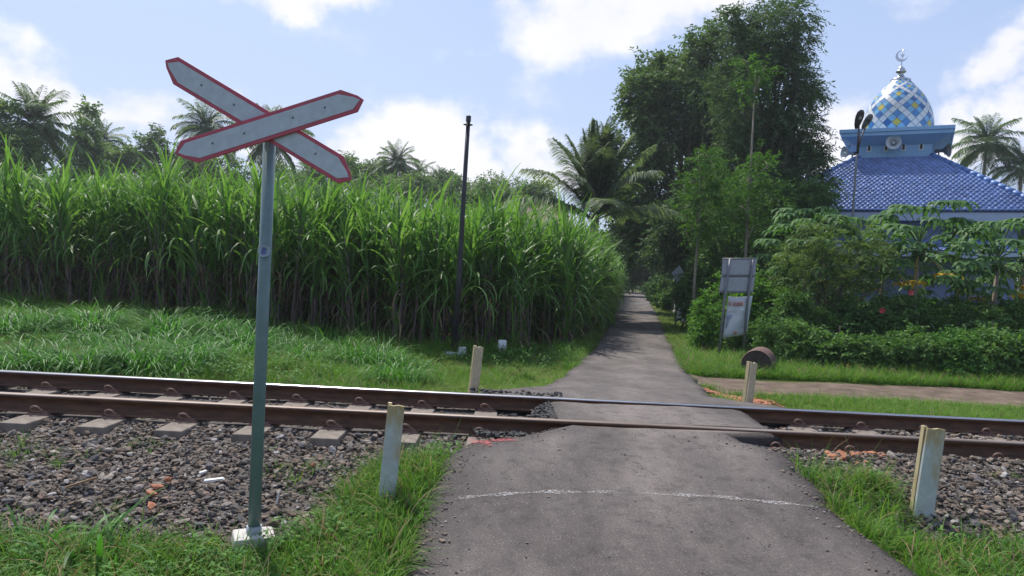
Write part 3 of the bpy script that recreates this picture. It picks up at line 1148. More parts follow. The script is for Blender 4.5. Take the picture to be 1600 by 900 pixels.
lawn_src = [hidden('lawn_shape', tuft('lawn_tuft', s, 16, .035, .10, .0055, .06, 1.2, [M['lawn'], M['straw']], 3, (.6, 1.5), .08)) for s in range(3)]
grass_src = [hidden('grass_shape', tuft('grass_tuft', 10 + s, 15, .10, .27, .007, .06, 1.3, [M['grass'], M['straw']], 4, (.9, 1.5), .035)) for s in range(4)]
seed_src = [hidden('stem_shape', tuft('grass_stem', 20 + s, 5, .22, .42, .0045, .06, .8, [M['lawn'], M['straw']], 4, (1.1, 1.5), .35)) for s in range(2)]


def weed_mesh(seed, n=26, h=.14, sz=.035):
    rg = random.Random(seed)
    V, F, A, MI = [], [], [], []
    for _ in range(n):
        a, r = rg.uniform(0, 6.283), .09 * math.sqrt(rg.random())
        strip(V, F, A, MI, (r * math.cos(a), r * math.sin(a), rg.uniform(.01, h)), rg.uniform(0, 6.283), rg.uniform(-.1, .8), sz * rg.uniform(.8, 1.6), sz * rg.uniform(.6, .9), .7, 2, rg.random(), 0, 0, .8, .3)
    return mesh_np('weed', np.array(V), np.array(F), [M['weed']], A, MI)


weed_src = [hidden('weed_shape', weed_mesh(s)) for s in range(3)]
fl_ = MB()
for k in range(5):
    a = k * 2 * PI / 5
    fl_.add([(0, 0, 0), (.010 * math.cos(a - .5), .010 * math.sin(a - .5), .003), (.016 * math.cos(a), .016 * math.sin(a), .002), (.010 * math.cos(a + .5), .010 * math.sin(a + .5), .003)], [(0, 1, 2, 3)])
fl_.tube([(0, 0, -.14), (.01, 0, -.06), (0, 0, 0)], .0018, 4)
flower_src = [hidden('flower_shape', fl_.mesh('white_flower', M['print_white']))]


def field(n, x0_, x1_, y0_, y1_, dens, seed):
    rg = np.random.default_rng(seed)
    x = rg.uniform(x0_, x1_, n)
    y = rg.uniform(y0_, y1_, n)
    k = (rg.random(n) < dens(x, y)) & (np.abs(x) < y * .74 + 3.4)
    return x[k], y[k], rg


def free(x, y, m=.02):
    """not on tarmac, dirt path or open ballast"""
    t = y - YN
    d = road_dist(x, y)
    ok = d > m
    ok &= ~((x > 2.0 + 0 * x) & (y > 10.3) & (y < 12.5) & (d > -.1))
    lim = np.where(x > 0, -1.45, -1.62 - .42 * np.clip((-x - .7) / .6, 0, 1)) + .25 * (vnoise(x, y, 1.6, 21) - .5)
    lim = np.where(d < .55, -.75 + .2 * (vnoise(x, y, 5, 22)), lim)
    ok &= ~((t > lim) & (t < 2.0))
    rc = gp(1152, 616, .22)
    ok &= ((x - rc[0]) / .7) ** 2 + ((y - rc[1]) / 1.1) ** 2 > .7 + .7 * vnoise(x, y, 5, 61)
    return ok


def lay(name, x, y, rg, smin, smax, src, label, cat, z=0.0, hvar=True):
    n_ = len(x)
    sc = rg.uniform(smin, smax, n_)
    sc = np.stack([sc, sc, sc * rg.uniform(.7, 1.25, n_)], -1)
    t = y - YN
    zz = np.maximum(H(x, y), np.where((t > -2.6) & (t < 2.8) & (road_dist(x, y) > 0), bed_z(t, x, y), -9)) + z
    return scatter(name, np.stack([x, y, zz], -1), rg.uniform(0, 6.283, n_), sc, rg.integers(0, len(src), n_), src, label, cat,
                   RX=rg.normal(0, .12, (2, n_)))


# 1 close verge by the camera
x, y, rg = field(40000, -8, 9, 2.3, 5.6, lambda a, b: free(a, b) * np.clip(1.6 * vnoise(a, b, 1.7, 31) - .12, .08, 1), 31)
lay('verge_grass', x, y, rg, .55, 1.15, grass_src, 'long green grass in front of the ballast, around sign and posts', 'grass')
x, y, rg = field(22000, -8, 9, 2.3, 5.6, lambda a, b: free(a, b) * .8, 32)
lay('verge_turf', x, y, rg, .7, 1.4, lawn_src, 'short turf low between the longer grass in front', 'grass')
x, y, rg = field(2300, -8, 9, 2.5, 5.5, lambda a, b: free(a, b) * .8, 33)
lay('verge_grass_stems', x, y, rg, .6, 1.1, seed_src, 'thin dry stems standing in the front grass', 'grass')
x, y, rg = field(4900, -8, 9, 2.5, 5.5, lambda a, b: free(a, b) * (vnoise(a, b, 2.2, 36) > .5), 34)
lay('verge_weeds', x, y, rg, .5, 1.1, weed_src, 'small leafy weeds mixed into the front grass', 'weeds')
x, y, rg = field(260, 2.7, 5, 3.4, 4.9, lambda a, b: free(a, b) * (vnoise(a, b, 1.9, 37) > .45), 35)
lay('small_flowers', x, y, rg, .4, .8, flower_src, 'tiny white flowers in the grass at lower right', 'flowers', .085)
# 2 ballast weeds creeping in
x, y, rg = field(700, -5, 5, 4.2, 5.4, lambda a, b: (road_dist(a, b) > .05) * (vnoise(a, b, 2.4, 41) > .66), 41)
lay('ballast_grass', x, y, rg, .35, .7, grass_src, 'sparse grass tufts growing out of the ballast', 'grass')
# 3 beyond the rails
x, y, rg = field(72000, -20, 2.4, 7.9, 19, lambda a, b: free(a, b) * np.clip(1.25 - b * .035, .3, 1) * (.45 + .55 * vnoise(a, b, .9, 51)), 51)
lay('bank_turf', x, y, rg, .7, 1.5, lawn_src, 'short bright turf between far rail and sugarcane', 'grass')
x, y, rg = field(41000, -20, 2.4, 8.0, 19, lambda a, b: free(a, b) * np.clip(-a / 3 + .3, .05, 1) * (vnoise(a, b, .8, 52) > .3), 52)
lay('bank_grass', x, y, rg, .5, 1.15, grass_src, 'longer grass on the bank before the sugarcane', 'grass')
x, y, rg = field(1800, -14, 2, 8.4, 17, lambda a, b: free(a, b) * (vnoise(a, b, .6, 53) > .55), 53)
lay('bank_weeds', x, y, rg, .9, 2.0, weed_src, 'leafy creeping weeds on the grassy bank', 'weeds')
x, y, rg = field(42000, 1.5, 15, 7.8, 10.7, lambda a, b: free(a, b) * (.5 + .5 * vnoise(a, b, 1.3, 54)), 54)
lay('strip_turf', x, y, rg, .9, 2.0, lawn_src, 'short grass strip between far rail and dirt path', 'grass')
x, y, rg = field(8000, 1.8, 15, 7.9, 10.4, lambda a, b: free(a, b) * (vnoise(a, b, 1.1, 55) > .4), 55)
lay('strip_grass', x, y, rg, .5, .95, grass_src, 'taller grass tufts between far rail and dirt path', 'grass')
x, y, rg = field(36000, 1.0, 19, 12.2, 16.5, lambda a, b: free(a, b) * np.clip(1.3 - (b - 12.4) * .3, .1, 1), 56)
lay('path_edge_grass', x, y, rg, .7, 1.45, grass_src, 'grass fringe between dirt path and shrubs', 'grass')
x, y, rg = field(16000, 1.5, 9, 13, 45, lambda a, b: free(a, b) * (road_dist(a, b) < 2.2) * np.clip(1.4 - b * .03, .25, 1), 57)
lay('roadside_turf', x, y, rg, 1.2, 2.6, lawn_src, 'short grass verge along the road beyond the crossing', 'grass')

# ------------------------------------------------------------------ crossing sign
def upright(name, px_base, Y, px_top, z0=None):
    """foot point, and the lean towards the pixel its top is seen at"""
    a = at(*px_base, Y)
    b = at(*px_top, Y)
    return a, b - a


pb = np.array([*gp(396, 848, .06)[:2], 0.0])
sign = empty('crossbuck_sign', tuple(pb))
tag(sign, 'white crossbuck railway sign with red borders on a grey green pole', 'sign')
top = at(422, 205, pb[1] + .02) - pb
MB().tube([(0, 0, .05), tuple(top * .5 + np.array([0, 0, .0])), tuple(top)], .033, 20).build('pole', M['pole_green'], sign)
MB().tube([(0, 0, .085), (0, 0, .155)], .040, 20).build('pole_collar', M['galv'], sign)
MB().box((0, .0, .0), (.25, .22, .20), Matrix.Rotation(.42, 3, 'Z'), tap=(.84, .84)).build('footing', M['footing'], sign, (0, .0, .015), bevel=.016)
stk = MB()
stv = []
for k in range(24):
    a = 2 * PI * k / 24
    q = .034 * math.cos(a)
    stv.append((q, -math.sqrt(max(0, .0340 ** 2 - (q * .8) ** 2)) - .0008, .034 * math.sin(a)))
stk.add(stv, [tuple(range(24))])
sp_ = at(415, 392, pb[1]) - pb
stk.build('sticker', plain('faded_sticker', (.26, .31, .37), .5), sign, tuple(sp_))
stk2 = MB()
stk2.add([(p[0] * .55, p[1] - .0015, p[2] * .55) for p in stv], [tuple(range(24))])
stk2.build('sticker_mark', plain('blue_print', (.10, .12, .30), .6), sign, tuple(sp_))


def blade(pa, pb_, Yb, name):
    """a pointed board between two photograph pixels"""
    A_, B_ = at(*pa, Yb), at(*pb_, Yb)
    c = (A_ + B_) / 2 - pb
    L = np.linalg.norm(B_ - A_)
    ang = math.atan2(B_[2] - A_[2], B_[0] - A_[0])
    w = .069

    def outline(inset):
        l, h = L / 2 - inset, w - inset
        q = .055
        return [(-l + .012, -h * .38), (-l + q + inset * .2, -h), (l - q - inset * .2, -h), (l - .012, -h * .38), (l - .012, h * .38), (l - q - inset * .2, h), (-l + q + inset * .2, h), (-l + .012, h * .38)]
    # pointed ends, a little skewed as in the real boards
    def pointed(inset):
        l, h = L / 2 - inset * .95, w - inset
        return [(-l, h * .25), (-l + .025, -h * .2), (-l + .1, -h), (l - .05, -h), (l, -h * .25), (l - .025, h * .2), (l - .1, h), (-l + .05, h)]
    mt = Matrix.Rotation(-ang, 4, 'Y')
    b = MB().prism(pointed(0), -.006, .006, 0, mt)
    o = b.build(name, M['sign_red'], sign, tuple(c), bevel=.003)
    MB().prism(pointed(.0205), -.0085, .0, 0, mt).build('face', M['sign_white'], o)
    for fx in (-.30, -.13, .13, .30):
        m4 = mt @ Matrix.Translation((fx * L, -.009, .004)) @ Matrix.Rotation(PI / 2, 4, 'X')
        MB().lathe([(0.0001, .004), (.0048, .003), (.006, 0)], 8, 0, m4).build('bolt', M['bolt'], o)
    return o


blade((256, 99), (552, 277), pb[1] - .045, 'blade')
blade((275, 244), (567, 151), pb[1] - .066, 'blade')
MB().box((0, -.035, 0), (.09, .02, .16)).build('bracket', M['galv'], sign, tuple(at(421, 201, pb[1]) - pb))

# ------------------------------------------------------------------ posts beside the rails
def channel_post(px, py, pyt, z0, label, wide=.105, depth=.075, pxt=None, yaw=.25, face='post'):
    b = gp(px, py, z0)
    h = (py - pyt) * b[1] / FOC + .03
    o = empty('guard_post', (b[0], b[1], z0 - .05), yaw)
    tag(o, label, 'post', 'painted posts at the crossing')
    lean = ((pxt or px) - px) * b[1] / FOC / h
    sh = Matrix(((1, 0, lean + math.tan(ROLL), 0), (0, 1, 0, 0), (0, 0, 1, 0), (0, 0, 0, 1)))
    m_ = MB()
    w, t_ = wide, .022
    rg = random.Random(int(px))
    front = [(-w / 2, 0), (w / 2, 0), (w / 2 + .002, h * .5), (w / 2 - .001, h + .05 - .008), (w * .1, h + .05), (-w * .2, h + .044), (-w / 2 + .002, h + .05), (-w / 2 - .002, h * .45)]
    m_.prism(front, -depth / 2, -depth / 2 + t_, 0, sh)
    m_.build('face_plate', M[face], o, bevel=.003)
    b2 = MB().prism([(-w / 2 - .004, 0), (-w / 2 + .018, 0), (-w / 2 + .018, h + .055), (-w / 2 - .006, h + .058)], -depth / 2 + t_ + .004, depth / 2, 0, sh)
    b2.build('side_flange', M['post_edge'], o, bevel=.002)
    b3 = MB().prism([(-w / 2 + .02, 0), (w / 2 - .012, 0), (w / 2 - .012, h + .03), (-w / 2 + .02, h + .036)], depth / 2 - .022, depth / 2 - .002, 0, sh)
    b3.build('back_plate', M['post_edge'], o, bevel=.002)
    return o


channel_post(602, 795, 637, .10, 'peeling white guard post with rusty top between crossbuck sign and road', .100, .06, 604, .05)
channel_post(1436, 822, 673, .09, 'pale green stained guard post right of the road, near the ballast', .125, .06, 1442, .08)
channel_post(739, 612, 545, .33, 'yellowish guard post beyond the rails, left edge of the road', .085, .075, 741, .35, 'post_old')
channel_post(1167, 633, 570, .33, 'yellowish guard post beyond the rails, in front of the rusty barrel', .075, .075, 1169, .35, 'post_old')

# ------------------------------------------------------------------ slim black pole and marker
bp = gp(709, 553, .06)
o = empty('black_pole', (bp[0], bp[1], .02))
tag(o, 'tall slim black pole with a small disc near its top, before the sugarcane', 'pole')
tp = at(732, 186, bp[1]) - np.array([bp[0], bp[1], .02])
MB().tube([(0, 0, -.1), tuple(tp * .33 + np.array([.012, 0, 0])), tuple(tp * .66), tuple(tp)], [.060, .050, .042, .036], 12).build('mast', M['black_pole'], o)
q = tp * .976
MB().lathe([(.0001, -.006), (.085, -.004), (.088, 0), (.085, .004), (.0001, .008)], 18).build('disc', M['black_pole'], o, tuple(q))
MB().lathe([(.046, -.045), (.046, .05), (.03, .062), (.0001, .064)], 12).build('cap', M['black_pole'], o, tuple(tp))
MB().box((-.04, -.03, .03), (.26, .18, .10), Matrix.Rotation(.2, 3, 'Z')).build('footing', M['white_stone'], o, bevel=.015)
MB().box((.15, .0, .09), (.11, .13, .17), Matrix.Rotation(-.3, 3, 'Z')).build('footing_block', M['white_stone'], o, bevel=.015)
wp_ = gp(784, 554, .05)
o = empty('marker_stone', (wp_[0], wp_[1], .0), .1)
tag(o, 'small white marker stone with a dark sign on it, at the foot of the cane', 'marker')
MB().box((0, 0, .15), (.155, .11, .34), tap=(.96, .9)).build('block', M['white_stone'], o, bevel=.01)
mk = MB()
for (x_, z_, w_, h_) in ((-.022, .14, .008, .06), (.022, .14, .008, .06), (0, .165, .044, .008), (0, .135, .044, .008), (0, .112, .036, .008)):
    mk.box((x_, -.0555, z_), (w_, .004, h_))
mk.build('mark', M['ink'], o)

# ------------------------------------------------------------------ signboard seen from behind, with a cloth banner
sb_ = gp(1123, 560, .04)
Yb = sb_[1]
sgn = empty('notice_board', (sb_[0], sb_[1], 0))
tag(sgn, 'leaning notice board seen from behind, two grey sheets over a hanging banner', 'sign')
org = np.array([sb_[0], sb_[1], 0])
lp = lambda x_, y_, dy=0.0: tuple(at(x_, y_, Yb + dy) - org)
MB().tube([lp(1122, 566), lp(1132, 470), lp(1141, 404)], .028, 4).build('post', M['galv_dark'], sgn)
MB().tube([lp(1162, 545, .12), lp(1168, 470, .12), lp(1177, 406, .12)], .028, 4).build('post', M['galv_dark'], sgn)


def sheet(name, pix, dy, mat, thick=.012, sag=0.0, nx=8, nz=8):
    """a bent sheet spanned by four pixels (upper left, upper right, lower right, lower left)"""
    V, F = [], []
    for s_ in (0, 1):
        for j in range(nz + 1):
            for i in range(nx + 1):
                u, w = i / nx, j / nz
                x_ = (pix[0][0] * (1 - u) + pix[1][0] * u) * (1 - w) + (pix[3][0] * (1 - u) + pix[2][0] * u) * w
                y_ = (pix[0][1] * (1 - u) + pix[1][1] * u) * (1 - w) + (pix[3][1] * (1 - u) + pix[2][1] * u) * w
                y_ += sag * 4 * u * (1 - u) * (1 - w) * 3
                V.append(np.array(lp(x_, y_, dy + s_ * thick + .12 * u + sag * .06 * math.sin(u * 5 + w * 4))))
    o_ = (nx + 1) * (nz + 1)
    q = lambda s_, j, i: s_ * o_ + j * (nx + 1) + i
    for j in range(nz):
        for i in range(nx):
            F.append((q(0, j, i), q(0, j + 1, i), q(0, j + 1, i + 1), q(0, j, i + 1)))
            F.append((q(1, j, i), q(1, j, i + 1), q(1, j + 1, i + 1), q(1, j + 1, i)))
    for j in range(nz):
        F.append((q(0, j, 0), q(1, j, 0), q(1, j + 1, 0), q(0, j + 1, 0)))
        F.append((q(0, j, nx), q(0, j + 1, nx), q(1, j + 1, nx), q(1, j, nx)))
    for i in range(nx):
        F.append((q(0, 0, i), q(0, 0, i + 1), q(1, 0, i + 1), q(1, 0, i)))
        F.append((q(0, nz, i), q(1, nz, i), q(1, nz, i + 1), q(0, nz, i + 1)))
    return link(name, mesh_np(name, np.array(V), np.array(F), mat), sgn)


sheet('board', [(1129, 404), (1183, 405), (1180, 431), (1127, 431)], .05, M['galv'])
sheet('board', [(1127, 432.5), (1180, 432.5), (1176, 457), (1123, 456)], .05, M['galv'])
for yy in (404, 431.5, 457):
    MB().tube([lp(1129 - (yy - 404) * .1, yy, .035), lp(1183 - (yy - 404) * .13, yy, .155)], .012, 4).build('cross_rail', M['galv_dark'], sgn)
ban = sheet('banner', [(1138, 463), (1176, 462), (1166, 523), (1129, 528)], .06, M['banner'], .003, .45, 10, 10)


def on_banner(name, pix, mat):
    o_ = sheet(name, pix, .055, mat, .002, .0, 3, 3)
    o_.parent = ban
    return o_


on_banner('picture', [(1136.5, 492), (1163.5, 491), (1161, 512), (1133.5, 513)], M['banner_pic'])
for x0_, x1_, y0_ in ((1140, 1145.5, 471.5), (1147, 1151, 472), (1151.6, 1154.6, 472.2), (1155.2, 1158, 472.2), (1158.6, 1163.5, 471.8)):
    on_banner('orange_lettering', [(x0_, y0_), (x1_, y0_), (x1_ - .6, y0_ + 6), (x0_ - .6, y0_ + 6)], M['orange'])
on_banner('orange_stamp', [(1148, 518), (1153, 517.6), (1152.4, 522), (1147.4, 522.4)], M['orange'])
cu = bpy.data.curves.new('lettering', 'FONT')
cu.body = 'KATERING'
cu.size = .105
cu.extrude = .002
to = bpy.data.objects.new('lettering_source', cu)
COL.objects.link(to)
dg = bpy.context.evaluated_depsgraph_get()
tme = bpy.data.meshes.new_from_object(to.evaluated_get(dg))
bpy.data.objects.remove(to)
tme.materials.clear()
tme.materials.append(M['print_white'])
tx = [v.co.x for v in tme.vertices]
wd = max(tx) - min(tx)
pL, pR = np.array(lp(1137.5, 486, .05)), np.array(lp(1163, 485, .05 + .075))
dv = pR - pL
for v in tme.vertices:
    u = (v.co.x - min(tx)) / wd
    p = pL + dv * u
    v.co = Vector((p[0] - v.co.y * .12, p[1] - .004 - v.co.z, p[2] + v.co.y * .8))
lt = link('lettering', tme, ban)

# ------------------------------------------------------------------ diamond sign, roadside railing, barrel
dpos = at(1060, 428, 24.6)
o = empty('diamond_sign', (dpos[0], dpos[1], 0))
tag(o, 'grey back of a diamond road sign rising over the roadside bush', 'sign')
MB().tube([(0, .03, 0), (0, .03, dpos[2] + .2)], .028, 8).build('post', M['galv_dark'], o)
MB().prism([(-.23, 0), (0, -.29), (.23, 0), (0, .29)], -.006, .006, 0, Matrix.Rotation(.08, 4, 'Y')).build('plate', M['galv'], o, (0, 0, dpos[2]), bevel=.004)
MB().box((0, -.012, dpos[2] - .02), (.30, .012, .025)).build('brace', M['galv_dark'], o)
for k, (px_, py_, h_) in enumerate(((1056, 488, .85), (1061, 500, .80), (1067, 503, .78))):
    g_ = gp(px_, py_, .02)
    o = empty('roadside_bollard', (g_[0], g_[1], 0), .2)
    tag(o, ('white painted roadside bollard farthest from the crossing, beside the dark bush', 'middle white and blue roadside bollard below the diamond sign', 'nearest white roadside bollard against the bright hedge')[k], 'bollard', 'bollards along the road')
    MB().box((0, 0, h_ / 2), (.17, .15, h_), tap=(.85, .85)).build('shaft', M['fence_white'], o, bevel=.012)
    MB().box((0, 0, h_ * .72), (.168, .146, h_ * .22)).build('band', M['fence_blue'], o)
    MB().box((0, 0, .05), (.26, .22, .10)).build('base', M['concrete'], o, bevel=.012)

bb = gp(1181, 586, .0)
Rb = .255
o = empty('rusty_barrel', (bb[0], bb[1], -.05), rad(-24))
tag(o, 'rusty steel barrel lying on its side below the notice board', 'barrel')
ax = Matrix.Translation((0, 0, Rb - .03)) @ Matrix.Rotation(PI / 2, 4, 'X')
pf = [(Rb, .0), (Rb + .008, .012), (Rb, .026), (Rb - .004, .25), (Rb + .01, .275), (Rb - .004, .30), (Rb - .004, .52), (Rb + .01, .545), (Rb - .004, .57), (Rb, .80), (Rb + .008, .815), (Rb, .83)]
MB().lathe([(r, -z) for r, z in pf], 36, 0, ax).build('shell', M['barrel'], o)
e_ = MB()
e_.lathe([(Rb - .002, -.016), (Rb - .02, -.02), (.10, -.035), (.0001, -.045)], 36, 0, ax)
e_.build('lid', M['barrel_end'], o)
rb_ = MB()
for k in range(9):
    a = k * 2 * PI / 9 + .2
    rb_.tube([tuple(ax @ Vector((.03 * math.cos(a), .03 * math.sin(a), -.038))), tuple(ax @ Vector(((Rb - .03) * math.cos(a + .1), (Rb - .03) * math.sin(a + .1), -.016)))], .008, 4)
rb_.build('crease', M['barrel_end'], o)
MB().lathe([(Rb - .004, -.82), (.0001, -.81)], 36, 0, ax).build('lid', M['barrel_end'], o)

# ------------------------------------------------------------------ litter on the ballast
def lit(px, py, z):
    g_ = gp(px, py, z)
    t_ = g_[1] - YN
    zz = float(max(bed_z(t_, g_[0], g_[1]), H(g_[0], g_[1])))
    g_ = gp(px, py, zz + .02)
    return (g_[0], g_[1], zz + .03)


def bit(name, label, cat, px, py, size, mat, rot=(0, 0, 0), group=None, seed=1):
    rg = random.Random(seed)
    if name == 'brick_piece':
        o_ = link(name, stone_mesh(seed + 50, .9, 'brick_bit'), None, lit(px, py, .08), rot, tuple(q * .62 for q in size))
    else:
        m_ = MB().box((0, 0, 0), size, tap=(rg.uniform(.85, .98), rg.uniform(.8, .98)))
        o_ = m_.build(name, mat, None, lit(px, py, .08), rot, bevel=min(size) * .08)
    return tag(o_, label, cat, group)


bit('white_batten', 'small white painted batten lying on the ballast left of the pole', 'batten', 334, 752, (.125, .028, .012), M['white_bit'], (.1, -.12, .25))
bit('white_chip', 'little white chip on the ballast beside the white batten', 'chip', 317, 740, (.05, .02, .012), M['white_bit'], (.1, -.2, .7))
bit('wooden_stick', 'pale wooden stick lying across the ballast at left', 'stick', 128, 756, (.19, .012, .012), M['straw'], (0, -.2, .75))
bit('brick_piece', 'pale orange brick piece, uppermost of the brick bits on the ballast', 'brick piece', 247, 763, (.09, .06, .03), M['brick_bit'], (.2, .1, .4), 'brick bits on the ballast', 2)
bit('brick_piece', 'long brown brick shard on the ballast at the edge of grass', 'brick piece', 237, 793, (.05, .11, .03), M['brick_bit'], (.3, .1, .25), 'brick bits on the ballast', 3)
bit('brick_piece', 'squat brown brick piece between the orange piece and the long shard', 'brick piece', 236, 773, (.07, .06, .04), M['brick_bit'], (.1, .2, -.3), 'brick bits on the ballast', 4)
bit('brick_piece', 'small upright brick chip just above the orange brick piece', 'brick piece', 262, 751, (.045, .05, .05), M['brick_bit'], (.4, .2, .9), 'brick bits on the ballast', 5)
bit('brick_piece', 'small orange brick chip right of the sign pole', 'brick piece', 489, 729, (.04, .035, .03), M['brick_bit'], (.4, .2, .9), 'brick bits on the ballast', 6)
bit('white_straw', 'thin white stick standing at the ballast edge right of the pole', 'stick', 434, 780, (.008, .008, .07), M['white_bit'], (.1, .05, .9))
bit('concrete_slab', 'flat grey slab lying in the ballast beside the right guard post', 'slab', 1395, 720, (.12, .07, .025), M['sleeper'], (.1, 0, -.1))
# brick rubble and straw
rub_src = [hidden('rubble_shape', stone_mesh(s, .5, 'brick_bit')) for s in (41, 42, 43)]
rg = np.random.default_rng(77)
P_ = []
for k in range(620):
    if k < 500:
        g_ = gp(rg.normal(1160, 30), rg.normal(615, 6), .16)
        P_.append((g_[0], max(g_[1], YF + .25), 0))
    elif k < 560:
        g_ = gp(rg.normal(1335, 28), rg.normal(742, 11), .12)
        P_.append((g_[0], g_[1], 0))
    else:
        g_ = gp(rg.normal(722, 16), rg.normal(606, 3), .25)
        P_.append((g_[0], max(g_[1], YF + .25), 0))
P_ = np.array(P_)
tt = P_[:, 1] - YN
dd = road_dist(P_[:, 0], P_[:, 1])
P_[:, 2] = np.maximum(np.where((tt > -2.1) & (tt < 2.8), bed_z(tt, P_[:, 0], P_[:, 1]), -1), H(P_[:, 0], P_[:, 1])) + .02
P_[:, 2] = np.where(dd < 0, on_road(P_[:, 0], P_[:, 1]) + .01, P_[:, 2])
kk = (dd > -.02)
P_ = P_[kk]
scatter('brick_rubble', P_, rg.uniform(0, 6.28, len(P_)), rg.uniform(.018, .05, len(P_)), rg.integers(0, 3, len(P_)), rub_src, 'orange brick rubble strewn along the edges of the crossing', 'rubble')
straw_src = [hidden('straw_shape', tuft('straw', 60 + s, 10, .15, .5, .018, .2, .35, [M['straw']], 2, (-.05, .2))) for s in range(3)]

# ------------------------------------------------------------------ sugarcane
def cane_mesh(seed, stalks=3, low=.42):
    rg = random.Random(seed)
    st = MB()
    V, F, A, MI = [], [], [], []
    for s_ in range(stalks):
        a, r = rg.uniform(0, 6.28), rg.uniform(.02, .16)
        bx_, by_ = r * math.cos(a), r * math.sin(a)
        lx, ly = rg.uniform(-.16, .16), rg.uniform(-.16, .16)
        h = rg.uniform(1.75, 2.25)
        pts, rr = [], []
        nn = 13
        for k in range(nn):
            t = k / (nn - 1)
            pts.append((bx_ + lx * t * t, by_ + ly * t * t, h * t))
            rr.append((.017 if k % 2 else .0205) * (1 - .3 * t))
        st.tube(pts, rr, 6)
        nl = rg.randint(11, 14) + (5 if low < .3 else 0)
        a0 = rg.uniform(0, 6.28)
        for k in range(nl):
            t = low + (1 - low) * (k / (nl - 1)) ** .8
            p = (bx_ + lx * t * t, by_ + ly * t * t, h * t)
            az = a0 + (k % 2) * PI + rg.uniform(-.6, .6)
            up_ = k / (nl - 1)
            strip(V, F, A, MI, p, az, 1.18 + .30 * up_ + rg.uniform(-.1, .08), rg.uniform(1.05, 1.5) * (1 - .08 * up_), rg.uniform(.052, .08),
                  (2.7 - 1.7 * up_) * rg.uniform(.5, 1.15) if rg.random() < .8 else rg.uniform(2.2, 3.0), 8, rg.random(), 0, rg.uniform(-.5, .5), .5, .7)
        for k in range(6):
            t = rg.uniform(.12, .62)
            p = (bx_ + lx * t * t, by_ + ly * t * t, h * t)
            strip(V, F, A, MI, p, rg.uniform(0, 6.28), rg.uniform(.1, .9), rg.uniform(.4, 1.0), rg.uniform(.02, .042), rg.uniform(1.2, 2.9), 5, rg.random(), 1, rg.uniform(-1.5, 1.5), .4, .8)
        if rg.random() < .55:      # young shoot low down
            for k in range(4):
                strip(V, F, A, MI, (bx_ + .05, by_, .05), rg.uniform(0, 6.28), 1.4, rg.uniform(.6, 1.5), .042, rg.uniform(.2, 1.6), 5, rg.random(), 0, .3, .5, .5)
    lm = mesh_np('cane_leaves', np.array(V), np.array(F), [M['cane'], M['cane_dry']], A, MI)
    return st.mesh('cane_stalk', M['cane_stalk']), lm, (st, V, F, A, MI)


canes = [cane_mesh(100 + s) for s in range(10)] + [cane_mesh(140 + s, 3, .10) for s in range(4)]


def cane_full(k):
    """stalks and leaves as one shape, for the crowd behind"""
    a, b, (st, V, F, A, MI) = canes[k]
    nV = len(V)
    VV = np.concatenate([np.array(V), np.array(st.v)])
    quads = [f for f in st.f if len(f) == 4]
    FF = np.concatenate([np.array(F), np.array(quads) + nV])
    return mesh_np('cane_plant', VV, FF, [M['cane'], M['cane_dry'], M['cane_stalk']], np.concatenate([A, np.full(len(st.v), .5)]), list(MI) + [2] * len(quads))


cane_src = [hidden('cane_shape', cane_full(k)) for k in range(14)]
front_line = [(-24, 22.6), (-12.6, 18.0), (-6.5, 15.7), (-1.2, 13.95), (.35, 14.3)]
fx_, fy_ = np.array(front_line).T


def cane_right(Y):
    return np.where(Y < 17, np.interp(Y, [14.3, 17], [.35, float(roadL(17)) - .55]), roadL(Y) - .55)


rg = np.random.default_rng(91)
indiv, crowd = [], []
# rows parallel to the front edge
L_tot = 0
seg = np.hypot(np.diff(fx_), np.diff(fy_))
cum = np.concatenate([[0], np.cumsum(seg)])
for row in range(20):
    s_ = np.arange(0, cum[-1], .36 if row < 4 else .42) + rg.uniform(0, .36)
    for q in s_:
        x_ = float(np.interp(q, cum, fx_)) + rg.normal(0, .07)
        y_ = float(np.interp(q, cum, fy_)) + row * .62 + rg.normal(0, .09) + (.15 if row else 0)
        if x_ > float(cane_right(y_)) - .1 or abs(x_) > y_ * .74 + 4.0:
            continue
        (indiv if row < 4 else crowd).append((x_, y_))
# along the road
for row in range(6):
    y_ = 14.8
    while y_ < 62:
        x_ = float(cane_right(y_)) - row * .5 + rg.normal(0, .10)
        yy = y_ + rg.normal(0, .1)
        front_y = float(np.interp(x_, fx_, fy_)) if x_ < .35 else 14.3
        if yy > front_y + 2.2:
            (indiv if (row < 1 and yy < 40) else crowd).append((x_, yy, 1 if row < 2 else 0))
        y_ += .45 if y_ < 30 else .7
indiv.sort(key=lambda p: p[1] + (30 if abs(p[0]) > p[1] * .72 + .4 else 0))
print('CANE', len(indiv), len(crowd))
crowd += indiv[300:]
indiv = indiv[:300]
for k, (x_, y_, *ex_) in enumerate(indiv):
    v = int(rg.integers(10, 14)) if (ex_ and ex_[0]) else int(rg.integers(0, 10))
    s_ = float(rg.uniform(.84, 1.14)) * (1 + .11 * min(1, max(0, (-x_ - 1) / 5)))
    tilt = float(rg.normal(0, .05)) if rg.random() < .85 else float(rg.normal(0, .2))
    o = link('sugarcane', canes[v][0], None, (x_, y_, float(H(x_, y_)) - .03), (tilt, float(rg.normal(0, .06)), float(rg.uniform(0, 6.28))), (1, 1, s_))
    tag(o, 'sugarcane plant with dark stalks and arching green leaves in the front rows', 'sugarcane', 'sugarcane at the front of the field')
    link('leaves', canes[v][1], o)
lf_ = np.array([len(q) > 2 and q[2] == 1 for q in crowd])
P_ = np.array([q[:2] for q in crowd])
n = len(P_)
sc = rg.uniform(.85, 1.14, n) * (1 + .11 * np.clip((-P_[:, 0] - 1) / 5, 0, 1))
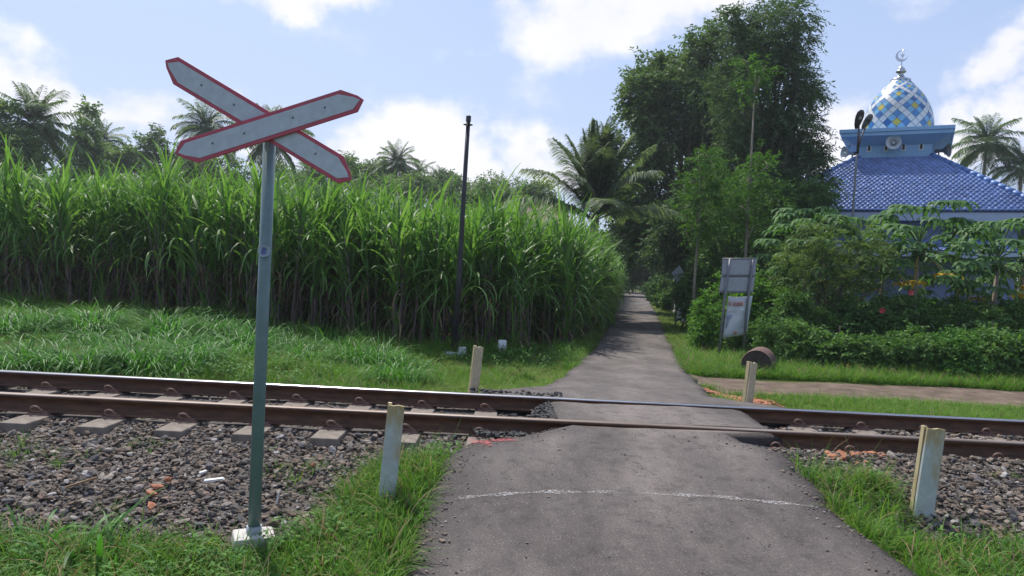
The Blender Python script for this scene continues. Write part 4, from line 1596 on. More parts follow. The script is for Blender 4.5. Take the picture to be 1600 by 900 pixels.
scatter('sugarcane_field', np.stack([P_[:, 0], P_[:, 1], H(P_[:, 0], P_[:, 1]) - .03], -1), rg.uniform(0, 6.28, n), np.stack([np.ones(n), np.ones(n), sc], -1), np.where(lf_, rg.integers(10, 14, n), rg.integers(0, 10, n)), cane_src,
        'dense sugarcane crop behind the front rows', 'sugarcane')
# trash under the cane
xs_ = rg.uniform(-14, .9, 900)
ys_ = np.interp(xs_, fx_, fy_) + rg.normal(-.1, .28, 900)
kk = (xs_ > -3.2) | (rg.random(900) < .3)
xs_, ys_ = xs_[kk], ys_[kk]
scatter('cane_trash', np.stack([xs_, ys_, H(xs_, ys_) + .02], -1), rg.uniform(0, 6.28, len(xs_)), rg.uniform(.5, 1.1, len(xs_)), rg.integers(0, 3, len(xs_)), straw_src, 'dry brown cane trash at the foot of the sugarcane', 'straw')

# rank grass and weeds at the foot of the cane
xs_ = rg.uniform(-14, 1.0, 1500)
ys_ = np.interp(xs_, fx_, fy_) + rg.normal(-.35, .25, 1500)
kk = vnoise(xs_, ys_, 1.3, 71) > .4
xs_, ys_ = xs_[kk], ys_[kk]
scatter('cane_foot_grass', np.stack([xs_, ys_, H(xs_, ys_)], -1), rg.uniform(0, 6.28, len(xs_)), rg.uniform(.9, 2.3, len(xs_)), rg.integers(0, 4, len(xs_)), grass_src, 'rank grass growing along the foot of the sugarcane', 'grass')

# tussocks on the bank
tus = [tuft('tussock', 200 + s, 210, .30, .80, .019, .24, 2.4, [M['tussock']], 6, (.75, 1.45)) for s in range(4)]
rg = np.random.default_rng(17)
spots_ = [(60, 520), (40, 560), (130, 545), (75, 505), (185, 530), (205, 560), (150, 575), (115, 570), (300, 540), (265, 520), (310, 560), (275, 580), (385, 548), (350, 530), (250, 495), (40, 487), (120, 490),
          (440, 555), (470, 520), (520, 540), (560, 565), (545, 560), (480, 560), (430, 520), (595, 560), (330, 500), (170, 500), (15, 575), (620, 590), (225, 585), (400, 505), (520, 515)]
spots_ += [(int(rg.uniform(0, 640)), int(rg.uniform(490, 580))) for _ in range(40)]
for k, (px_, py_) in enumerate(spots_):
    g_ = gp(px_ + rg.normal(0, 6), py_ + 6, .15)
    z_ = float(H(g_[0], g_[1]))
    g_ = gp(px_, py_ + 6, z_)
    o = link('grass_tussock', tus[k % 4], None, (g_[0], g_[1], z_ - .02), (0, 0, float(rg.uniform(0, 6.28))), float(rg.uniform(.7, 1.25)))
    tag(o, 'arching tussock of green grass on the bank before the sugarcane', 'grass tussock', 'tussocks on the bank')
# broad-bladed clump at the lower left corner
tb = tuft('broad_grass', 300, 20, .22, .42, .026, .10, 1.5, [M['tussock']], 7, (.6, 1.4))
for k, (px_, py_, s_, lab) in enumerate(((30, 882, 1.9, 'broad bladed grass clump in the lower left corner'), (125, 893, 2.1, 'middle broad bladed grass clump at the lower left'), (195, 898, 1.5, 'broad bladed grass clump nearest the sign foot'))):
    g_ = gp(px_, py_, .0)
    tag(link('broad_grass_clump', tb, None, (g_[0], g_[1], float(H(g_[0], g_[1])) - .02), (0, 0, 1.3 * k), s_ * .62), lab, 'grass clump', 'broad grass clumps in front')

# ------------------------------------------------------------------ trees
def unit(a):
    return a / np.maximum(np.linalg.norm(a, axis=-1, keepdims=True), 1e-9)


def sprays(rg, P0, D, Ls, k, ll, lw, droop=.25, rnd=.35):
    """leafy twigs: k leaves along each drooping twig"""
    n_ = len(P0)
    D = unit(D)
    t = np.linspace(.12, 1, k)[None, :, None]
    pos = P0[:, None, :] + D[:, None, :] * (Ls[:, None, None] * t)
    pos[..., 2] -= (droop * Ls)[:, None] * t[..., 0] ** 2
    upv = np.array([0, 0, 1.0]) + rg.normal(0, .3, (n_, 3))
    side = unit(np.cross(D, upv))
    sg = np.where(np.arange(k) % 2 == 0, 1.0, -1.0)[None, :, None]
    ld = unit(D[:, None, :] * .55 + side[:, None, :] * sg * .85 + rg.normal(0, rnd, (n_, k, 3)) + np.array([0, 0, -.25]))
    nn = unit(np.array([0, 0, .8]) + rg.normal(0, .55, (n_, k, 3)))
    wd_ = unit(np.cross(ld, nn))
    L_ = ll * rg.uniform(.7, 1.3, (n_, k, 1))
    Wd = lw * rg.uniform(.7, 1.3, (n_, k, 1))
    up2 = np.cross(wd_, ld)
    b = pos
    m1 = pos + ld * L_ * .45 + wd_ * Wd * .5 + up2 * Wd * .12
    m2 = pos + ld * L_ * .45 - wd_ * Wd * .5 + up2 * Wd * .12
    e = pos + ld * L_ - np.array([0, 0, 1.0]) * L_ * .12
    V = np.stack([b, m1, e, m2], 2).reshape(-1, 3)
    F = np.arange(len(V)).reshape(-1, 4)
    tone = np.clip(rg.normal(.5, .17, (n_, 1)) + rg.normal(0, .13, (n_, k)), 0, 1)
    return V, F, np.repeat(tone.reshape(-1), 4)


def crown_np(rg, blobs, lumps, per, k, ll, lw, tl, droop=.25, shell=.55, lump=.42, zmin=-99):
    """blobs (c, r3) -> lumps on each blob -> twigs out of each lump"""
    P, D, Ls = [], [], []
    cs = []
    vol = np.array([np.prod(r) ** (2 / 3) for _, r in blobs])
    vol = vol / vol.sum()
    for (c, r), q in zip(blobs, vol):
        nl = max(2, int(round(lumps * q)))
        d = unit(rg.normal(0, 1, (nl, 3)))
        rr = rg.uniform(shell, 1.0, (nl, 1))
        ctr = np.array(c) + d * rr * np.array(r)
        cs.append(ctr)
        for j in range(nl):
            lr = np.array(r) * lump * rg.uniform(.55, 1.2)
            dd_ = unit(rg.normal(0, 1, (per, 3)) + d[j] * .45 + np.array([0, 0, .15]))
            P.append(ctr[j] + dd_ * lr * rg.uniform(.15, .9, (per, 1)))
            D.append(dd_ + rg.normal(0, .3, (per, 3)))
            Ls.append(tl * rg.uniform(.55, 1.35, per))
    P, D, Ls = np.concatenate(P), np.concatenate(D), np.concatenate(Ls)
    kk_ = P[:, 2] > zmin
    V, F, A = sprays(rg, P[kk_], D[kk_], Ls[kk_], k, ll, lw, droop)
    return V, F, A, np.concatenate(cs)


def tree(name, label, px, Y, blobs, leafmat, seed, lumps=60, per=30, k=11, ll=.16, lw=.07, tl=.6, droop=.25, trunk=.16, barkm='bark', cat='tree', group=None, lumpf=.42, limbs=14, leader=None, split=.3, shell=.55):
    """blobs as photograph pixels (x, y, rx, ry[, dy]) standing at distance Y; trunk at pixel column px"""
    rg = np.random.default_rng(seed)
    g_ = at(px, 440, Y)
    base = np.array([g_[0], g_[1], 0.0])
    root = empty(name, tuple(base))
    tag(root, label, cat, group)
    bl = []
    for q in blobs:
        dy = q[4] if len(q) > 4 else 0
        c = at(q[0], q[1], Y + dy) - base
        bl.append((c, np.array([q[2], q[2], q[3]]) * (Y + dy) / FOC))
    V, F, A, cs = crown_np(rg, bl, lumps, per, k, ll, lw, tl, droop, shell, lumpf, .05)
    link('crown', mesh_np('crown', V, F, M[leafmat], A), root)
    tm = MB()
    if leader is not None:
        tl_ = at(*leader, Y) - base
        tm.tube([(0, 0, -.1), tuple(tl_ * .3 + rg.normal(0, .03, 3)), tuple(tl_ * .65 + rg.normal(0, .04, 3)), tuple(tl_)], [trunk * 1.2, trunk, trunk * .75, trunk * .3], 8)
    ztop = np.mean([c[2] for c, _ in bl])
    fork = np.array([rg.normal(0, .15), rg.normal(0, .15), ztop * split + .4])
    if leader is None:
        tm.tube([(0, 0, -.1), tuple(fork * .5 + rg.normal(0, .06, 3)), tuple(fork)], [trunk * 1.25, trunk, trunk * .8], 8)
    sel = [c for c, _ in bl] + [cs[i] for i in rg.choice(len(cs), min(limbs, len(cs)), replace=False)]
    for c in sel:
        if leader is not None:
            h_ = max(.3, c[2] - .5)
            fork = tl_ * min(.97, h_ / tl_[2])
        m_ = fork * .5 + np.array(c) * .5 + rg.normal(0, .25, 3) + np.array([0, 0, .15])
        tm.tube([tuple(fork - np.array([0, 0, .1])), tuple(m_), tuple(c)], [trunk * .55, trunk * .33, trunk * .08], 5)
    tm.build('trunk', M[barkm], root)
    return root


# the big pair right of the road
tree('broadleaf_tree', 'big dense dark green tree at the roadside, left of the taller fine leaved one', 1062, 36,
     [(1075, 140, 85, 80), (1015, 195, 50, 70), (1003, 285, 46, 70), (1080, 250, 75, 90), (1055, 85, 42, 38), (1130, 230, 62, 90), (985, 235, 26, 50), (1105, 90, 45, 45), (1020, 340, 50, 50), (1120, 330, 70, 60), (972, 300, 28, 50), (985, 370, 36, 46), (1128, 120, 45, 60), (1140, 190, 40, 60)],
     'dark_leaf', 1, 150, 42, 11, .23, .105, .75, .22, .26, limbs=24, lumpf=.36)
tree('fine_leaved_tree', 'tallest dark tree with fine airy foliage between the dense tree and the mosque', 1200, 28,
     [(1215, 60, 62, 50), (1238, 120, 52, 60), (1180, 150, 58, 75), (1235, 190, 55, 55), (1190, 235, 62, 60), (1160, 80, 36, 45), (1248, 252, 42, 32), (1136, 32, 13, 22), (1205, 300, 60, 45), (1262, 285, 30, 28)],
     'fine_leaf', 2, 150, 30, 13, .17, .05, .62, .35, .2, limbs=40, lumpf=.36)
tree('understory_tree', 'dark low tree filling the shade behind the diamond sign', 1085, 30,
     [(1075, 360, 45, 50), (1040, 370, 36, 50), (1120, 380, 50, 55), (1060, 410, 40, 40), (1105, 420, 45, 40)], 'fine_leaf', 3, 60, 30, 10, .17, .075, .55, .25, .12)
tree('understory_tree', 'dark low tree below the tallest tree, beside the mosque roof', 1215, 26,
     [(1180, 350, 55, 55), (1230, 330, 45, 50), (1250, 370, 40, 45), (1160, 410, 45, 45), (1215, 420, 50, 45), (1275, 300, 26, 34)], 'shrub_leaf', 4, 70, 30, 10, .17, .08, .55, .25, .12)
tree('understory_tree', 'mid green loose tree between the two saplings and the notice board', 1140, 24.5,
     [(1120, 330, 36, 30), (1160, 310, 34, 34), (1200, 350, 36, 34), (1140, 380, 44, 34), (1095, 385, 30, 30), (1190, 400, 40, 34), (1230, 390, 30, 40), (1110, 425, 36, 26), (1165, 430, 40, 26)], 'shrub_leaf', 14, 70, 16, 11, .13, .06, .5, .3, .08, limbs=14, lumpf=.45)
tree('sapling', 'bright green feathery sapling on a thin pale trunk before the dark trees', 1087, 22,
     [(1108, 250, 22, 14), (1085, 280, 20, 14), (1128, 275, 22, 18), (1102, 300, 30, 16), (1070, 318, 18, 12), (1140, 330, 22, 22), (1108, 345, 30, 18), (1080, 350, 18, 14)], 'bright_leaf', 5, 44, 9, 14, .12, .04, .5, .25, .04, 'bark_pale', limbs=4, leader=(1094, 262), lumpf=.5)
tree('sapling', 'tall thin pale trunk with bright tufts, in front of the tallest tree', 1165, 21,
     [(1172, 98, 18, 12), (1184, 118, 20, 12), (1165, 140, 16, 10), (1195, 250, 26, 14), (1172, 275, 24, 16), (1200, 300, 26, 18), (1155, 320, 26, 20), (1185, 350, 28, 18)], 'bright_leaf', 6, 40, 8, 14, .11, .038, .45, .25, .042, 'bark_pale', limbs=4, leader=(1181, 108), lumpf=.5)
tree('roadside_tree', 'dark tree closing over the far end of the road', 1040, 62,
     [(1000, 395, 38, 40), (1035, 400, 32, 44), (970, 400, 26, 36), (1010, 360, 36, 30), (960, 430, 18, 22)], 'dark_leaf', 7, 60, 34, 9, .34, .16, .9, .25, .25)
tree('roadside_tree', 'dark tree left of the far road, behind the end of the cane', 958, 75,
     [(950, 405, 28, 34), (985, 385, 26, 30), (965, 430, 24, 22), (1000, 412, 20, 20)], 'dark_leaf', 8, 44, 30, 9, .4, .18, 1.0, .25, .25)
tree('roadside_tree', 'shaded tree farthest along the road, seen through the gap', 992, 105,
     [(990, 425, 30, 16), (1015, 405, 40, 34), (965, 412, 34, 30)], 'dark_leaf', 9, 44, 30, 9, .5, .22, 1.3, .25, .25)
tree('broadleaf_tree', 'green tree behind the right end of the mosque, at the photo edge', 1630, 37,
     [(1610, 400, 40, 50), (1650, 380, 40, 60), (1600, 450, 40, 40)], 'far_leaf', 31, 40, 24, 9, .22, .1, .6)
# left background
far = [('slender_tree', 'leafy tree at the left edge of the photo, over the cane', 14, 42, [(8, 205, 26, 36), (22, 250, 34, 34), (45, 262, 30, 26)], 'far_leaf', .34, .2),
       ('slender_tree', 'narrow tree with a pointed crown right of the leftmost palm', 140, 55, [(141, 180, 11, 14), (140, 205, 13, 20), (137, 240, 20, 26), (120, 262, 28, 20)], 'far_leaf', .34, .2),
       ('broadleaf_tree', 'low green tree behind the cane, left of the round dark one', 196, 58, [(180, 255, 26, 22), (212, 248, 20, 30)], 'far_leaf', .3, .14),
       ('broadleaf_tree', 'round dark crowned tree just left of the crossbuck blades', 253, 60, [(255, 232, 24, 22), (245, 258, 22, 20), (275, 258, 20, 20)], 'dark_leaf', .3, .14),
       ('broadleaf_tree', 'low tree below the left arm of the crossbuck', 315, 62, [(305, 268, 28, 18), (345, 262, 26, 20)], 'far_leaf', .3, .14),
       ('broadleaf_tree', 'low tree right of the sign pole, over the cane', 480, 62, [(455, 272, 28, 16), (500, 268, 26, 18), (535, 265, 20, 18)], 'far_leaf', .3, .14),
       ('broadleaf_tree', 'low green tree between the crossbuck and the middle palms', 572, 66, [(560, 268, 22, 14), (590, 272, 22, 14)], 'far_leaf', .3, .14),
       ('broadleaf_tree', 'low tree just right of the middle palms, left of the black pole', 706, 70, [(700, 285, 24, 14), (680, 292, 22, 10)], 'far_leaf', .3, .14),
       ('thin_tree', 'pale thin tree right of the black pole, over the cane', 760, 66, [(752, 288, 20, 11), (775, 284, 16, 9), (745, 298, 20, 9)], 'far_leaf', .26, .12),
       ('thin_tree', 'flat topped thin tree left of the young coconut palm', 805, 68, [(800, 283, 22, 5), (815, 292, 18, 5), (790, 297, 22, 6), (822, 300, 16, 6)], 'far_leaf', .24, .11)]
ORD = ['first', 'second', 'third', 'fourth', 'fifth', 'sixth', 'seventh', 'eighth', 'ninth', 'tenth', 'eleventh', 'twelfth', 'thirteenth', 'fourteenth', 'fifteenth', 'sixteenth', 'seventeenth']
for k_, px_ in enumerate(range(20, 860, 62)):
    far.append(('broadleaf_tree', 'low bushy tree just showing over the cane tops, %s from the left' % ORD[k_], px_, 54 + 5 * (k_ % 3), [(px_ - 14, 300 + (px_ > 640) * 10 + 5 * (k_ % 2), 26, 20), (px_ + 18, 304 + (px_ > 640) * 10 - 4 * (k_ % 3), 26, 19), (px_ + 4, 322, 32, 18)], 'far_leaf', .3, .14))
for k, (nm, lab, px_, Y_, bl_, mt_, ll_, lw_) in enumerate(far):
    tree(nm, lab, px_, Y_, bl_, mt_, 40 + k, 22 if nm != 'thin_tree' else 16, 22 if nm != 'thin_tree' else 9, 9, ll_, lw_, .8, .2, .16, group='trees behind the cane', limbs=5, lumpf=.5)

# palms
def frond_mesh(seed, el, droop, L=1.0, nl=46, lw=.0115, mat='palm_far'):
    rg = random.Random(seed)
    V, F, A, MI = [], [], [], []
    p = np.array([0.0, 0, 0])
    pts = [p]
    seg_ = 14
    dirs = []
    for i in range(seg_):
        t = (i + .5) / seg_
        e = el - droop * t ** 1.5
        d = np.array([math.cos(e), 0, math.sin(e)])
        dirs.append(d)
        p = p + d * (L / seg_)
        pts.append(p)
    pts = np.array(pts)
    for i in range(nl):
        t = .12 + .86 * i / (nl - 1)
        q = t * seg_
        j = min(int(q), seg_ - 1)
        c = pts[j] + (pts[j + 1] - pts[j]) * (q - j)
        d = dirs[j]
        nrm = np.cross(d, [0, 1, 0])
        ln_ = L * .30 * (math.sin(PI * (.12 + .84 * t)) ** .6) * rg.uniform(.85, 1.1)
        for sgn in (-1, 1):
            az_dir = unit(d * .55 + np.array([0, sgn * .9, 0]) + np.array([0, 0, 1]) * rg.uniform(-.15, .25))
            b = len(V)
            w = L * lw
            v_ = rg.random()
            p0 = c
            p1 = c + az_dir * ln_ * .5 + np.array([0, 0, -.08 * ln_])
            p2 = c + az_dir * ln_ * .9 + np.array([0, 0, -.42 * ln_])
            ww = unit(np.cross(az_dir, [0, 0, 1.0]) + rg.uniform(-.3, .3)) * w
            V.extend([p0 - ww * .6, p0 + ww * .6, p1 - ww, p1 + ww, p2 - ww * .15, p2 + ww * .15])
            A.extend([v_] * 6)
            F.extend([(b, b + 1, b + 3, b + 2), (b + 2, b + 3, b + 5, b + 4)])
            MI.extend([0, 0])
    # midrib: three sided
    for i in range(seg_):
        b = len(V)
        r0, r1 = L * .010 * (1 - i / seg_) + .003, L * .010 * (1 - (i + 1) / seg_) + .003
        for (q_, r_) in ((pts[i], r0), (pts[i + 1], r1)):
            V.extend([q_ + np.array([0, -r_, 0]), q_ + np.array([0, r_, 0]), q_ + np.array([0, 0, -r_ * 1.4])])
        A.extend([.95] * 6)
        F.extend([(b, b + 1, b + 4, b + 3), (b + 1, b + 2, b + 5, b + 4), (b + 2, b, b + 3, b + 5)])
        MI.extend([0] * 3)
    return mesh_np('frond', np.array(V), np.array(F), [M[mat]], A, MI)


fr_specs = [(1.35, .5), (1.1, .95), (.75, 1.35), (.35, 1.35), (-.05, 1.0), (-.55, .75)]
fr_far = [frond_mesh(k, a, b, mat='palm_far', nl=52) for k, (a, b) in enumerate(fr_specs)]
fr_near = [frond_mesh(20 + k, a, b, mat='palm_leaf', nl=130, lw=.0055) for k, (a, b) in enumerate([(1.53, .08), (1.46, .2), (1.36, .4), (1.2, .65), (.95, 1.05), (.45, .9)])]


def palm(label, px, py, Y, rpx, meshes, seed, nf=20, lean=0.0, trunk_r=.14, group=None, wts=None, gap=False):
    rg = random.Random(seed)
    c = at(px, py, Y)
    L = rpx * Y / FOC
    o_ = empty('coconut_palm', (c[0] - lean, c[1], 0))
    tag(o_, label, 'palm', group)
    h = c[2]
    MB().tube([(0, 0, -.1), (lean * .25, 0, h * .4), (lean * .65, 0, h * .75), (lean, 0, h + .05)], [trunk_r * 1.4, trunk_r, trunk_r * .85, trunk_r * .7], 10).build('trunk', M['bark_pale'], o_)
    hub = (lean, 0, h)
    az = rg.uniform(0, 6.28)
    for k in range(nf):
        u = k / (nf - 1)
        vi = min(len(meshes) - 1, int((u ** (1.5 if meshes is fr_near else 1.0)) * len(meshes)))
        az += 2.4 + rg.uniform(-.25, .25)
        s_ = L * rg.uniform(.85, 1.12) * (.8 if vi == 0 and meshes is fr_far else 1.0)
        link('frond', meshes[vi], o_, hub, (rg.uniform(-.1, .1), 0, az), s_)
    cr = MB()
    for k in range(7):
        a = k * .9
        cr.lathe([(.001, -.12), (.08, -.08), (.105, 0), (.07, .08), (.001, .11)], 8, 0, Matrix.Translation((lean + .22 * math.cos(a), .22 * math.sin(a), h - .22 - .06 * (k % 3))))
    if meshes is fr_far:
        cr.build('coconuts', M['far_leaf'], o_)
    return o_


pg = 'coconut palms behind the cane'
palm('biggest far palm, near the left edge of the photo', 52, 195, 44, 84, fr_far, 1, 34, .3, group=pg)
palm('pale palm right of the leftmost big palm', 158, 222, 60, 46, fr_far, 2, 30, .0, group=pg)
palm('palm seen in the upper left gap of the crossbuck', 322, 200, 58, 55, fr_far, 3, 30, .4, group=pg)
palm('palm directly behind the crossing of the crossbuck blades', 421, 215, 56, 70, fr_far, 4, 34, -.2, group=pg)
palm('largest of the three middle palms left of the black pole', 620, 256, 62, 46, fr_far, 5, 30, .2, group=pg)
palm('middle one of the three palms left of the black pole', 655, 272, 66, 34, fr_far, 6, 18, .0, group=pg)
palm('smallest of the three middle palms, nearest the black pole', 686, 282, 70, 32, fr_far, 7, 18, .0, group=pg)
palm('low palm peeping over the cane left of the middle palms', 480, 268, 66, 34, fr_far, 12, 16, .0, group=pg)
palm('palm right of the mosque dome', 1542, 225, 52, 62, fr_far, 8, 32, .3)
palm('palm cut by the right edge of the photo, beside the other right palm', 1596, 262, 50, 50, fr_far, 9, 30, .0)
palm('young coconut palm with tall upright fronds beside the road', 930, 343, 26, 146, fr_near, 10, 40, .1, .2)

# brown roofed house far behind the cane
hc = at(852, 330, 58)
o = empty('brown_roofed_house', (hc[0], hc[1], 0), rad(-12))
tag(o, 'house with a brown tiled roof peeping over the cane, left of the young palm', 'house')
MB().box((0, 0, 2.6), (3.6, 7, 5.2)).build('wall', M['house_wall'], o)
rfm = MB()
zt = hc[2]
rfm.add([(-2.3, -4.2, 5.0), (2.3, -4.2, 5.0), (2.3, 4.2, 5.0), (-2.3, 4.2, 5.0), (-1.2, 0, zt + .7), (1.2, 0, zt + .7)], [(0, 1, 5, 4), (1, 2, 5), (2, 3, 4, 5), (3, 0, 4), (3, 2, 1, 0)])
rfm.build('roof', M['brown_roof'], o)

# ------------------------------------------------------------------ hedge, shrubs and garden plants on the right
def shrub(name, label, px, Y, blobs, leafmat, seed, lumps=22, per=34, k=9, ll=.085, lw=.042, tl=.28, cat='shrub', group=None, lumpf=.45):
    rg = np.random.default_rng(seed)
    g_ = at(px, 470, Y)
    base = np.array([g_[0], g_[1], 0.0])
    bl = []
    for q in blobs:
        dy = q[4] if len(q) > 4 else 0
        bl.append((at(q[0], q[1], Y + dy) - base, np.array([q[2], q[2] * .9, q[3]]) * (Y + dy) / FOC))
    V, F, A, cs = crown_np(rg, bl, lumps, per, k, ll, lw, tl, .2, .35, lumpf, .02)
    root = empty(name, tuple(base))
    tag(root, label, cat, group)
    link('foliage', mesh_np('foliage', V, F, M[leafmat], A), root)
    tm = MB()
    for c in cs[rg.choice(len(cs), min(10, len(cs)), replace=False)]:
        tm.tube([(rg.normal(0, .08), rg.normal(0, .08), -.05), tuple(c * .5 + rg.normal(0, .05, 3)), tuple(c)], [.022, .014, .005], 4)
    tm.build('stems', M['bark'], root)
    return root


shrub('hedge', 'bright green clipped hedge along the road, left of the notice board', 1098, 19,
      [(1095, 490, 16, 32, 4.0), (1101, 500, 18, 38, 2), (1106, 510, 18, 44, -1), (1107, 530, 16, 36, -2.4), (1100, 470, 14, 18, 4.5)], 'hedge_leaf', 61, 70, 44, 9, .075, .042, .22, 'hedge')
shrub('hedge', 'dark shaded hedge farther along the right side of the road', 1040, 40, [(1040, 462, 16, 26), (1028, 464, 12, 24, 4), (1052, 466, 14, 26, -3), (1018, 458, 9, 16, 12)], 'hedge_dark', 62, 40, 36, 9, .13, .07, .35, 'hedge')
shrub('hedge', 'sunlit yellow green hedge at the far bend of the road', 1004, 78, [(1006, 440, 12, 10), (998, 436, 7, 8, 4), (1012, 446, 8, 8, -4)], 'hedge_leaf', 63, 24, 26, 8, .2, .12, .5, 'hedge')
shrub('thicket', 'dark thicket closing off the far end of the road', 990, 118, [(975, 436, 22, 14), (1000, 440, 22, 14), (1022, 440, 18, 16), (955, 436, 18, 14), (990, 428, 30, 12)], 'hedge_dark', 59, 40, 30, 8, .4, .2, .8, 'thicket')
shrub('roadside_bush', 'broad leaved bush over the roadside bollards, below the diamond sign', 1072, 23.6, [(1082, 456, 16, 14), (1072, 466, 10, 9), (1098, 448, 18, 22), (1086, 472, 13, 12)], 'shrub_leaf', 64, 34, 26, 9, .15, .09, .4, 'bush')
shrub('garden_shrub', 'leafy shrub behind the notice board', 1195, 17.5, [(1185, 470, 36, 50), (1150, 480, 30, 50, 1), (1215, 500, 30, 50)], 'hedge_leaf', 65, 40, 30, 9, .10, .05, .32)
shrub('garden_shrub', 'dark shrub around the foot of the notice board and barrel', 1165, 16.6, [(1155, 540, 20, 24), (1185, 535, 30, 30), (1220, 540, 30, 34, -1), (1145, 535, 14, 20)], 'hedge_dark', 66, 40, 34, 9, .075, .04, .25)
gs = [('low bushy shrub right of the barrel, by the dirt path', 1250, 14.4, [(1250, 550, 34, 34), (1230, 565, 24, 24)], 'shrub_leaf'),
      ('spreading dark shrub below the leftmost papaya trunk', 1305, 14.2, [(1305, 555, 38, 34), (1330, 575, 26, 20)], 'shrub_leaf'),
      ('dense shrub midway along the dirt path', 1365, 14.0, [(1365, 560, 36, 36), (1390, 575, 28, 22)], 'hedge_dark'),
      ('shrub at the foot of the second papaya trunk', 1425, 13.9, [(1425, 555, 36, 38), (1450, 575, 30, 24)], 'shrub_leaf'),
      ('lighter shrub before the strappy bright plant', 1480, 13.7, [(1480, 560, 34, 36), (1500, 580, 28, 22)], 'weed'),
      ('dark shrub below the bright strappy plant', 1545, 13.9, [(1545, 560, 36, 38), (1570, 575, 28, 24)], 'shrub_leaf'),
      ('shrub at the right edge, above the dirt path', 1600, 13.8, [(1600, 555, 34, 40), (1625, 560, 30, 36)], 'hedge_dark'),
      ('shrub just outside the right edge, along the dirt path', 1665, 13.8, [(1660, 555, 36, 40), (1700, 560, 34, 36)], 'shrub_leaf'),
      ('taller shrub in the second row above the barrel', 1240, 16.2, [(1240, 510, 40, 40), (1262, 520, 30, 34)], 'hedge_dark'),
      ('red flowered tall shrub left of the second papaya', 1345, 16.4, [(1345, 505, 40, 34), (1310, 515, 34, 30)], 'hedge_dark'),
      ('tall shrub behind the second papaya trunk', 1420, 16.6, [(1410, 505, 44, 34), (1450, 510, 34, 30)], 'shrub_leaf'),
      ('tall shrub left of the rightmost papayas', 1500, 16.6, [(1495, 512, 44, 34), (1530, 515, 34, 30)], 'hedge_dark'),
      ('tall shrub in the right corner of the garden', 1580, 16.6, [(1575, 512, 44, 36), (1620, 510, 34, 34)], 'shrub_leaf')]
for k, (lab, px_, Y_, bl_, mt_) in enumerate(gs):
    shrub('garden_shrub', lab, px_, Y_, bl_, mt_, 70 + k, 30, 30, 9, .075 + .015 * (k % 3), .038 + .006 * (k % 2), .24, group='shrubs along the mosque garden')
for k, (px_, lab) in enumerate(((1330, 'trimmed garden hedge before the mosque wall, left stretch'), (1440, 'trimmed garden hedge before the mosque wall, middle stretch'), (1550, 'trimmed garden hedge before the mosque wall, right stretch'))):
    shrub('garden_hedge', lab, px_, 20.0, [(px_ - 30, 492, 34, 24), (px_ + 5, 490, 34, 25), (px_ + 40, 493, 34, 24)], 'hedge_leaf' if k == 1 else 'shrub_leaf', 90 + k, 40, 28, 8, .09, .05, .26, 'hedge', 'hedge before the mosque wall')


# papaya trees
def papaya_leaf(seed, el, mat):
    rg = random.Random(seed)
    V, F, A, MI = [], [], [], []
    L = .72
    n_ = 6
    p = np.array([0.0, 0, 0])
    prev = p
    for i in range(n_):        # stalk
        e = el - .5 * (i / n_)
        d = np.array([math.cos(e), 0, math.sin(e)])
        q = prev + d * L / n_
        b = len(V)
        for pt in (prev, q):
            V.extend([pt + np.array([0, -.011, 0]), pt + np.array([0, .011, 0]), pt + np.array([0, 0, -.016])])
        A.extend([.95] * 6)
        F.extend([(b, b + 1, b + 4, b + 3), (b + 1, b + 2, b + 5, b + 4), (b + 2, b, b + 3, b + 5)])
        MI.extend([0] * 3)
        prev = q
    v_ = .5
    for k, a in enumerate((-2.35, -1.55, -.78, 0, .78, 1.55, 2.35)):
        ln_ = (.24, .30, .36, .40, .36, .30, .24)[k] * rg.uniform(.9, 1.1)
        v_ = rg.uniform(.25, .75)
        strip(V, F, A, MI, prev, a, .1, ln_, .125, 1.1, 4, v_, 0, 0, .55, .25)
        for sg in (-1, 1):
            mid = prev + np.array([math.cos(a), math.sin(a), -.05]) * ln_ * .42
            strip(V, F, A, MI, mid, a + sg * .75, -.15, ln_ * .48, .075, .8, 3, v_, 0, 0, .6, .3)
    return mesh_np('papaya_leaf', np.array(V), np.array(F), [M[mat]], A, MI)


pl = [papaya_leaf(k, e, 'papaya_leaf') for k, e in enumerate((1.2, .9, .6, .3, .0, -.3))]
ply = [papaya_leaf(30 + k, e, 'papaya_yellow') for k, e in enumerate((-.45, -.8))]


def papaya(label, px, py, Y, seed, nf=17, yellow=1, s=1.15, lean=0.05):
    nf, s = nf + 9, s * 1.18
    rg = random.Random(seed)
    c = at(px, py, Y)
    o_ = empty('papaya_tree', (c[0] - lean, c[1], 0))
    tag(o_, label, 'papaya tree', 'papaya trees before the mosque')
    h = c[2]
    MB().tube([(0, 0, -.1), (lean * .3, .02, h * .4), (lean, 0, h + .12)], [.075, .062, .04], 10).build('trunk', M['bark_pale'], o_)
    az = rg.uniform(0, 6.28)
    for k in range(nf):
        az += 2.4 + rg.uniform(-.3, .3)
        u = k / (nf - 1)
        link('leaf', pl[min(5, int(u * 6))], o_, (lean, 0, h + .12 - u * .30), (rg.uniform(-.15, .15), 0, az), s * rg.uniform(.85, 1.15))
    for k in range(yellow + 1):
        lf = link('leaf', ply[k % 2], o_, (lean, 0, h - .10), (0, 0, rg.uniform(3.4, 6.0)), s * .8)
        lf['label'] = 'withered orange yellow leaf hanging down'
    fr = MB()
    for k in range(6):
        a = k * 1.05
        fr.lathe([(.001, -.10), (.05, -.06), (.06, .0), (.035, .06), (.001, .08)], 8, 0, Matrix.Translation((lean + .10 * math.cos(a), .10 * math.sin(a), h - .16 - .10 * (k % 2))))
    fr.build('fruit', M['weed'], o_)
    return o_


